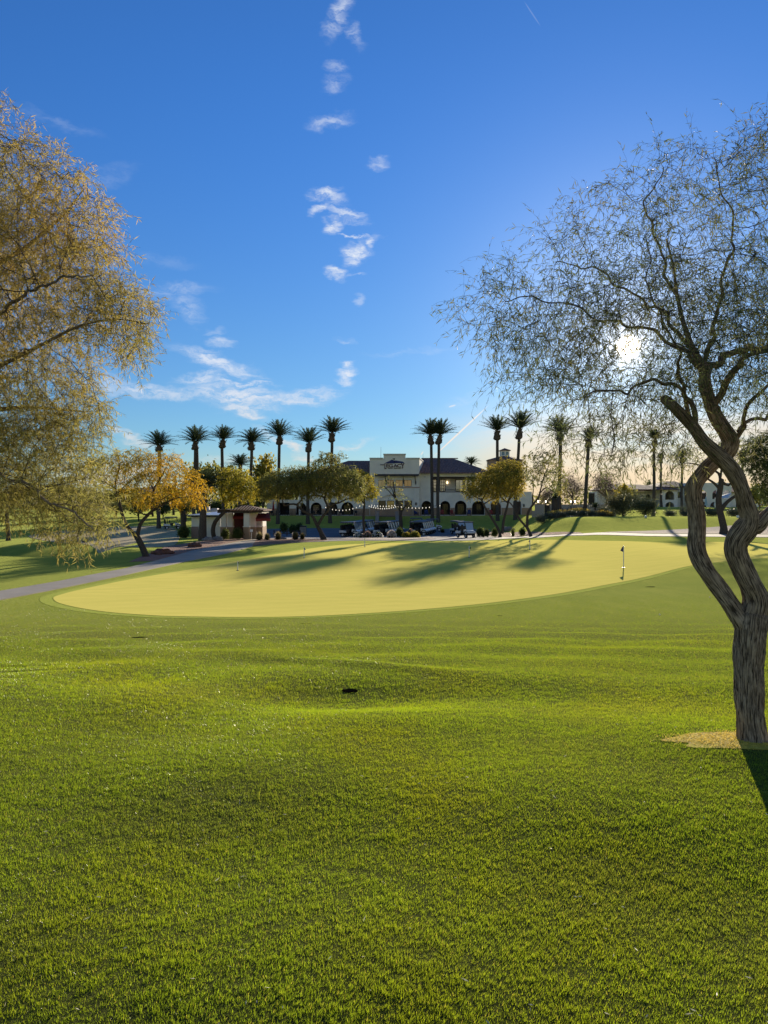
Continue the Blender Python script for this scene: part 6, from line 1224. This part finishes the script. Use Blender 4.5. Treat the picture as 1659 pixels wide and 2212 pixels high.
# string lights
def string(label, pts, n, sag, dpt=134.):
    root = thing('string_lights', label, 'string lights', tuple(P(*pts[0], dpt)), 'festoon lights over the patio edge'); a, b_ = P(*pts[0], dpt), P(*pts[1], dpt); c = []
    for i in range(17): t = i / 16; q = a.lerp(b_, t); q.z -= sag * 4 * t * (1 - t); c.append(tuple(q))
    MB().tube(c, .025, 4).build('cable', m_black, root)
    for i in range(n):
        t = (i + .5) / n; q = a.lerp(b_, t); q.z -= sag * 4 * t * (1 - t) + .16; MB().lathe(tuple(q), [(.02, .14), (.042, .03), (.045, 0), (.03, -.04), (.01, -.09)], 6).build('bulb', mat('bulb_glow', (1, .9, .75), emit=((1, .9, .74), 1.0)), root)
string('festoon string sagging from the left arches to the yellow tree', (700, 1099), 0, 0) if False else string('festoon string sagging in front of the left arches', ((700, 1093), (788, 1086)), 12, .9)
string('lower festoon string across the patio stairs', ((795, 1091), (862, 1091)), 14, .5); string('upper festoon string across the stairs', ((800, 1089), (862, 1088)), 10, .3); string('festoon string in front of the first arch and pair of palms', ((864, 1093), (954, 1090)), 12, .35)
# flags on the putting green
def pin(label, u, vb, vt, flagc, ball=False, right=True):
    b = G(u, vb, .02); dd = b.y; h_ = (vb - vt) / F * dd; o = thing('putting_flag', label, 'flag', tuple(b), 'putting green pins'); w_ = max(.012, .0006 * dd)
    MB().tube([tuple(b), tuple(b + Vector((0, 0, h_)))], w_, 6).build('pole', mat('pin_pole', (.75, .74, .68), rough=.5), o)
    s_ = 1 if right else -1; z = h_; fh = h_ * .30; fw = h_ * .15; q = [(0, z), (s_ * fw * .5, z - fh * .25), (s_ * fw, z - fh * .75), (s_ * fw * .5, z - fh * .85), (0, z - fh)]
    mb = MB(); mb.prism([(b.x + x, b.z + zz) for x, zz in (q[::-1] if right else q)], 1, b.y - .004, b.y + .004); mb.build('flag', flagc, o)
    th = np.linspace(0, 2 * math.pi, 20, endpoint=False); mb = MB(); mb.prism([(b.x + .07 * math.cos(t), b.y + .07 * math.sin(t)) for t in th], 2, b.z - .1, b.z + .012); mb.build('cup', m_black, o)
mf = lambda n_, c_: mat('flag_' + n_, c_, rough=.8, trans=.3)
pin('tall pin with a dark blue flag near the right end of the green', 1347, 1227, 1180, mf('navy', (.08, .08, .18)), right=False)
pin('short pin with a small dark flag near the left end of the green', 513.5, 1233, 1213, mf('dark', (.03, .035, .05))); pin('short white topped pin on the back left of the green', 657, 1206, 1183, mf('grey', (.25, .27, .32)))
pin('pin with a white flag at the back of the green before the carts', 788, 1182, 1163, mf('white', (.8, .78, .6))); pin('pin with a black flag standing in the tree shadow', 1013.5, 1205, 1180, mf('black', (.02, .02, .02)))
pin('pin with an orange flag at the back of the green, below the slim mesquite', 1144.5, 1187, 1166.5, mf('orange', (.55, .16, .03)), right=False)
# drain holes and dark marks in the lawn, all one even near-black
for i, (c, rad) in enumerate(HP):
    o = MB(); n_ = 18; rr_ = [.8 + .25 * rng.random() for _ in range(n_)]; o.v = [(c.x + rad * q * math.cos(2*math.pi*j/n_), c.y + rad * (.5 if i != 0 else .8) * q * math.sin(2*math.pi*j/n_), float(H(c.x + rad * q * math.cos(2*math.pi*j/n_), c.y + rad * .5 * math.sin(2*math.pi*j/n_))) + .006) for j, q in enumerate(rr_)] 
    o.v += [(x, y, z - .12) for x, y, z in o.v]; o.f = [tuple(range(n_)), tuple(range(n_, 2 * n_))[::-1]] + [(j, (j+1) % n_, n_ + (j+1) % n_, n_ + j) for j in range(n_)]
    tag(o.build('drain_hole', mat('dark_earth', (.008, .007, .005), rough=1, spec=0)), ['dark drain hole in the hollow at the middle of the lawn', 'dark worn hole just below the front edge of the green', 'small dark mark in the lawn right of the middle', 'long dark scar in the lawn right of the green', 'dark scuffed patch in the left lawn'][i], 'drain', 'bare holes in the lawn')
# round shrubs, grasses, flowering bushes, yucca
for i, (u, d_, vt, w_) in enumerate([(614, 108, 1128, 20), (633, 104, 1132.5, 19), (645, 110, 1129, 20), (862, 90, 1139, 18), (1037, 90, 1139, 18), (1068, 91, 1141, 16), (1052, 89.5, 1142, 12), (1128, 93, 1140, 16), (396, 80, 1136, 28), (512, 75.5, 1139, 26), (486, 75.5, 1141, 20)]):
    F_('box', ['clipped dark round shrub, left of three by the lot', 'clipped dark round shrub nearest the bin', 'clipped dark shrub behind the bin', 'dark round shrub between the cart rows', 'dark round shrub left under the yucca', 'brownish round shrub right of the yucca', 'small round shrub in front of the yucca', 'round shrub behind the slim mesquite', 'loose shrub beside the left end of the hut', 'dark shrub between the kiosk columns', 'low dark shrub before the left kiosk column'][i], u, d_, vt, w_)
m_fg = leaf_mat('fountain_grass', (.16, .15, .06), (.42, .33, .17), None, .5, 3.)
def grass_clump(label, u, d_, w_, h_, group='fountain grass clumps', name='fountain_grass', material=None, n=900, ball=True, seed=0):
    r = np.random.default_rng(int(u)); b = gx(u, d_); W_ = w_ / F * d_ / 2; Hh = h_ / F * d_; a = r.random(n) * 6.283; e = np.arccos(r.random(n) ** .8 * .98) if ball else r.random(n) * .9
    d = np.stack([np.cos(a) * np.sin(e), np.sin(a) * np.sin(e), np.cos(e)], -1); L = (.7 + .35 * r.random(n)); tip = np.array(b) + d * L[:, None] * [W_, W_, Hh]; base = np.array(b) + d * .06 * W_; s_ = unit(np.cross(d, [0, 0, 1.])) * .018 * max(1, d_ / 60)
    mid = base * .5 + tip * .5 + np.array([0, 0, .12 * Hh]); v = np.stack([base - s_, base + s_, mid + s_, mid - s_, tip], 1).reshape(-1, 3); k_ = np.arange(n)[:, None] * 5
    root = thing(name, label, 'plant', tuple(b), group); np_mesh('blades', v, k_ + [0, 1, 2, 3], k_ + [3, 2, 4], material or m_fg, root, attr=np.repeat(r.random(n), 5)); return root
for u, d_, w_, h_, lb in ((560, 73.5, 26, 21, 'spiky grass clump nearest the kiosk'), (577, 74, 22, 17, 'pale grass clump right beside the one nearest the kiosk'), (600.5, 74.5, 24, 21, 'grass clump in the middle of the shrub bed'), (638, 75.5, 26, 20, 'wide pale grass clump left of the leaning trunk'), (653, 76, 18, 18, 'grass clump closest to the leaning trunk'), (956, 108, 16, 10, 'blue grey grass tuft behind the parked cart')): grass_clump(lb, u, d_, w_, h_)
m_yu = leaf_mat('yucca_leaf', (.16, .19, .05), (.28, .28, .08), None, .45, 3.)
b_ = gx(1044, 91); grass_clump('bright spiky yucca ball on the bed right of the moving cart', 1044, 91, 20, 24, 'spiky desert plants', 'yucca', m_yu, 260); grass_clump('pale yucca behind the slim mesquite', 1108, 94, 18, 26, 'spiky desert plants', 'yucca', m_yu, 200)
def bush_fl(label, u, d_, vt, w_, fc, dens=1.):
    r = np.random.default_rng(int(u * 3)); b = gx(u, d_); W_ = w_ / F * d_ / 2; Hh = Z_(vt, d_) - b.z; n = 1500; c = r.normal(0, 1, (n, 3)); c = unit(c) * (r.random((n, 1)) ** .4); c[:, 2] = np.abs(c[:, 2]); p = c * [W_, W_ * .8, Hh] + np.array(b)
    root = thing('flowering_bush', label, 'bush', tuple(b), 'flowering bushes in front of the carts'); v, q = leaf_quads(p, unit(r.normal(0, 1, p.shape)), np.full(n, .13), np.full(n, .045), r); np_mesh('foliage', v, q, None, m_olg if fc is None else m_drk, root, attr=np.repeat(r.random(n), 4))
    if fc:
        k_ = int(70 * dens); c = unit(r.normal(0, 1, (k_, 3))); c[:, 2] = np.abs(c[:, 2]); c[:, 1] = -np.abs(c[:, 1]); p = c * [W_, W_ * .8, Hh] * 1.02 + np.array(b); vv, qq = [], []; k = 0
        for j in range(3): v, q = leaf_quads(p, unit(r.normal(0, 1, p.shape)), np.full(k_, .15), np.full(k_, .08), r); vv.append(v); qq.append(q + k); k += len(v)
        o = np_mesh('flowers', np.vstack(vv), np.vstack(qq), None, mat('petal_' + str(int(fc[0] * 100)), fc, rough=.7, trans=.4), root); tag(o, kind='stuff')
for a in (('low bush with white flowers left of the small dark trunk', 775, 90, 1150, 22, (.75, .75, .72), .5), ('reddish flowering bush right under the small dark trunk', 794, 89.5, 1149, 20, (.55, .38, .30), .8), ('dark bush with white flowers before the middle carts', 815, 90, 1148, 24, (.75, .75, .75), .7), ('round bush covered in white and pink roses', 846, 88, 1146.5, 20, (.78, .68, .58), 1.8), ('brownish bush right of the rose bush', 878, 89.5, 1149, 20, None), ('green bush at the tail of the tight right cart row', 896, 90.5, 1147, 24, None), ('tall pinkish flowering bush behind the brown bush', 887, 92, 1143, 18, (.6, .42, .36), .5)): bush_fl(*a)
# rocks, bin, low fence, kerb
def rock(label, u, v_, s_, mt=None, seed=1):
    b = G(u, v_); r = np.random.default_rng(seed); import bmesh; bm = bmesh.new(); bmesh.ops.create_icosphere(bm, subdivisions=3, radius=1)
    for v in bm.verts:
        n_ = v.co.normalized(); k = 1 + .25 * math.sin(n_.x * 4 + seed) * math.sin(n_.y * 5 + 2 * seed) + .1 * math.sin(n_.z * 13 + seed) + r.normal(0, .03); v.co = Vector((n_.x * s_[0] * k, n_.y * s_[1] * k, n_.z * s_[2] * k + s_[2] * .35))
    me = bpy.data.meshes.new('boulder'); bm.to_mesh(me); bm.free(); me.materials.append(mt or mat('red_rock', (.13, .055, .04), (.20, .10, .07), rough=.95, scale=3, bump=.04, bscale=6)); o = bpy.data.objects.new('boulder', me); col.objects.link(o); o.location = b; tag(o, label, 'rock', 'boulders in the gravel bed')
rock('long low red boulder right of the golden mesquite trunk', 352, 1197, (.75, .4, .26), seed=3); rock('small red stone at the left of the long boulder', 342, 1199, (.25, .2, .15), seed=4); rock('red boulder at the right end of the gravel bed', 422, 1182, (.55, .4, .30), seed=5)
mg_ = mat('grey_rock', (.22, .19, .17), (.32, .28, .25), rough=.95, scale=3, bump=.04, bscale=6)
for u, v_, s_, lb in ((449, 1168, .5, 'grey rock at the foot of the thick dark palm'), (470, 1167, .55, 'grey rock under the bent yellow tree'), (497, 1163, .35, 'small pale rock before the kiosk shrubs'), (611, 1166, .35, 'small stone between the grass clumps'), (1097, 1147, .9, 'rounded boulder behind the two slim trunks')): rock(lb, u, v_, (s_, s_ * .7, s_ * .5), mg_, int(u))
b = gx(655, 100); t_ = thing('litter_bin', 'square grey bin at the edge of the lot by the clipped shrubs', 'bin', tuple(b)); MB().box(b.x - .42, b.x + .42, b.y - .35, b.y + .35, b.z - .05, b.z + 1.15).build('body', mat('bin_grey', (.22, .21, .19), (.27, .26, .23), rough=.9, scale=3), t_); MB().prism([(b.x - .46, b.z + 1.152), (b.x + .46, b.z + 1.152), (b.x + .36, b.z + 1.3), (b.x - .36, b.z + 1.3)], 1, b.y - .38, b.y + .38).build('lid', m_black, t_)
fn = thing('rail_fence', 'low dark rail fence in front of the clipped shrubs', 'fence', tuple(gx(620, 98)))
for i in range(5): b = gx(592 + i * 14, 99); MB().box(b.x - .06, b.x + .06, b.y - .06, b.y + .06, b.z - .1, b.z + .75).build('post', m_brown, fn)
a, b = gx(590, 99), gx(650, 99); mb = MB()
for z in (.3, .6): mb.box(a.x, b.x, a.y - .10, a.y - .062, a.z + z, a.z + z + .08)
mb.build('rail', m_brown, fn)
# tee markers and stray balls
mwb = mat('ball_white', (.8, .8, .8), rough=.3)
for i, (u, v_, s_) in enumerate(((1395, 1118, .10), (1594, 1120, .10))): b = gx(u, 97); tag(MB().lathe(tuple(b), [(.14, 0), (.18, .1), (.16, .25), (.05, .33)], 10).build('tee_marker', mwb), ['white tee marker at the left on the mound', 'white tee marker at the right on the mound'][i], 'marker', 'tee markers')
for i, (u, v_) in enumerate(((1425, 1330), (1533, 1292))): b = G(u, v_, .03); tag(MB().lathe(tuple(b), [(.004, -.02), (.018, -.008), (.021, .0), (.018, .012), (.004, .021)], 10).build('golf_ball', mwb, smooth=True), ['white golf ball on the lawn left of the near trunk', 'white golf ball close to the near trunk fork', 'tiny white ball in the middle of the lawn', 'white ball on the slope right of the drain'][i], 'ball', 'stray golf balls')
# a far belt of trees that reads as one mass
r = np.random.default_rng(77); n_ = 26000; x = r.uniform(-330, 360, n_); y = 265 + r.random(n_) * 25; hh = 5.5 + 2.2 * np.sin(x * .11) + 1.6 * np.sin(x * .31 + 1) + 1.2 * np.sin(x * .73)
p = np.stack([x, y, r.random(n_) ** .8 * hh + .2], -1); v, q = leaf_quads(p, unit(r.normal(0, 1, p.shape)), np.full(n_, 1.1), np.full(n_, .36), r)
o = np_mesh('distant_trees', v, q, None, m_olv, None, attr=np.repeat(r.random(n_), 4)); tag(o, 'far belt of olive and brown trees along the horizon', 'trees', kind='stuff')
# dry fallen leaflets scattered on the lawn
r = np.random.default_rng(8); n_ = 520; y = 2.2 + 12 * r.random(n_) ** 1.4; x = (r.random(n_) * 2 - 1) * (.5 * y + .5); p = np.stack([x, y, H(x, y) + .016], -1); d = unit(np.stack([r.normal(0, 1, n_), r.normal(0, 1, n_), .25 * r.normal(0, 1, n_)], -1))
v, q = leaf_quads(p, d, .012 + .02 * r.random(n_), np.full(n_, .0022), r); tag(np_mesh('fallen_leaves', v, q, None, mat('dry_leaflet', (.55, .50, .32), (.7, .66, .5), rough=.6, trans=.2, attr='rnd'), attr=np.repeat(r.random(n_), 4)), 'pale dry leaflets scattered over the lawn', 'leaves', kind='stuff')
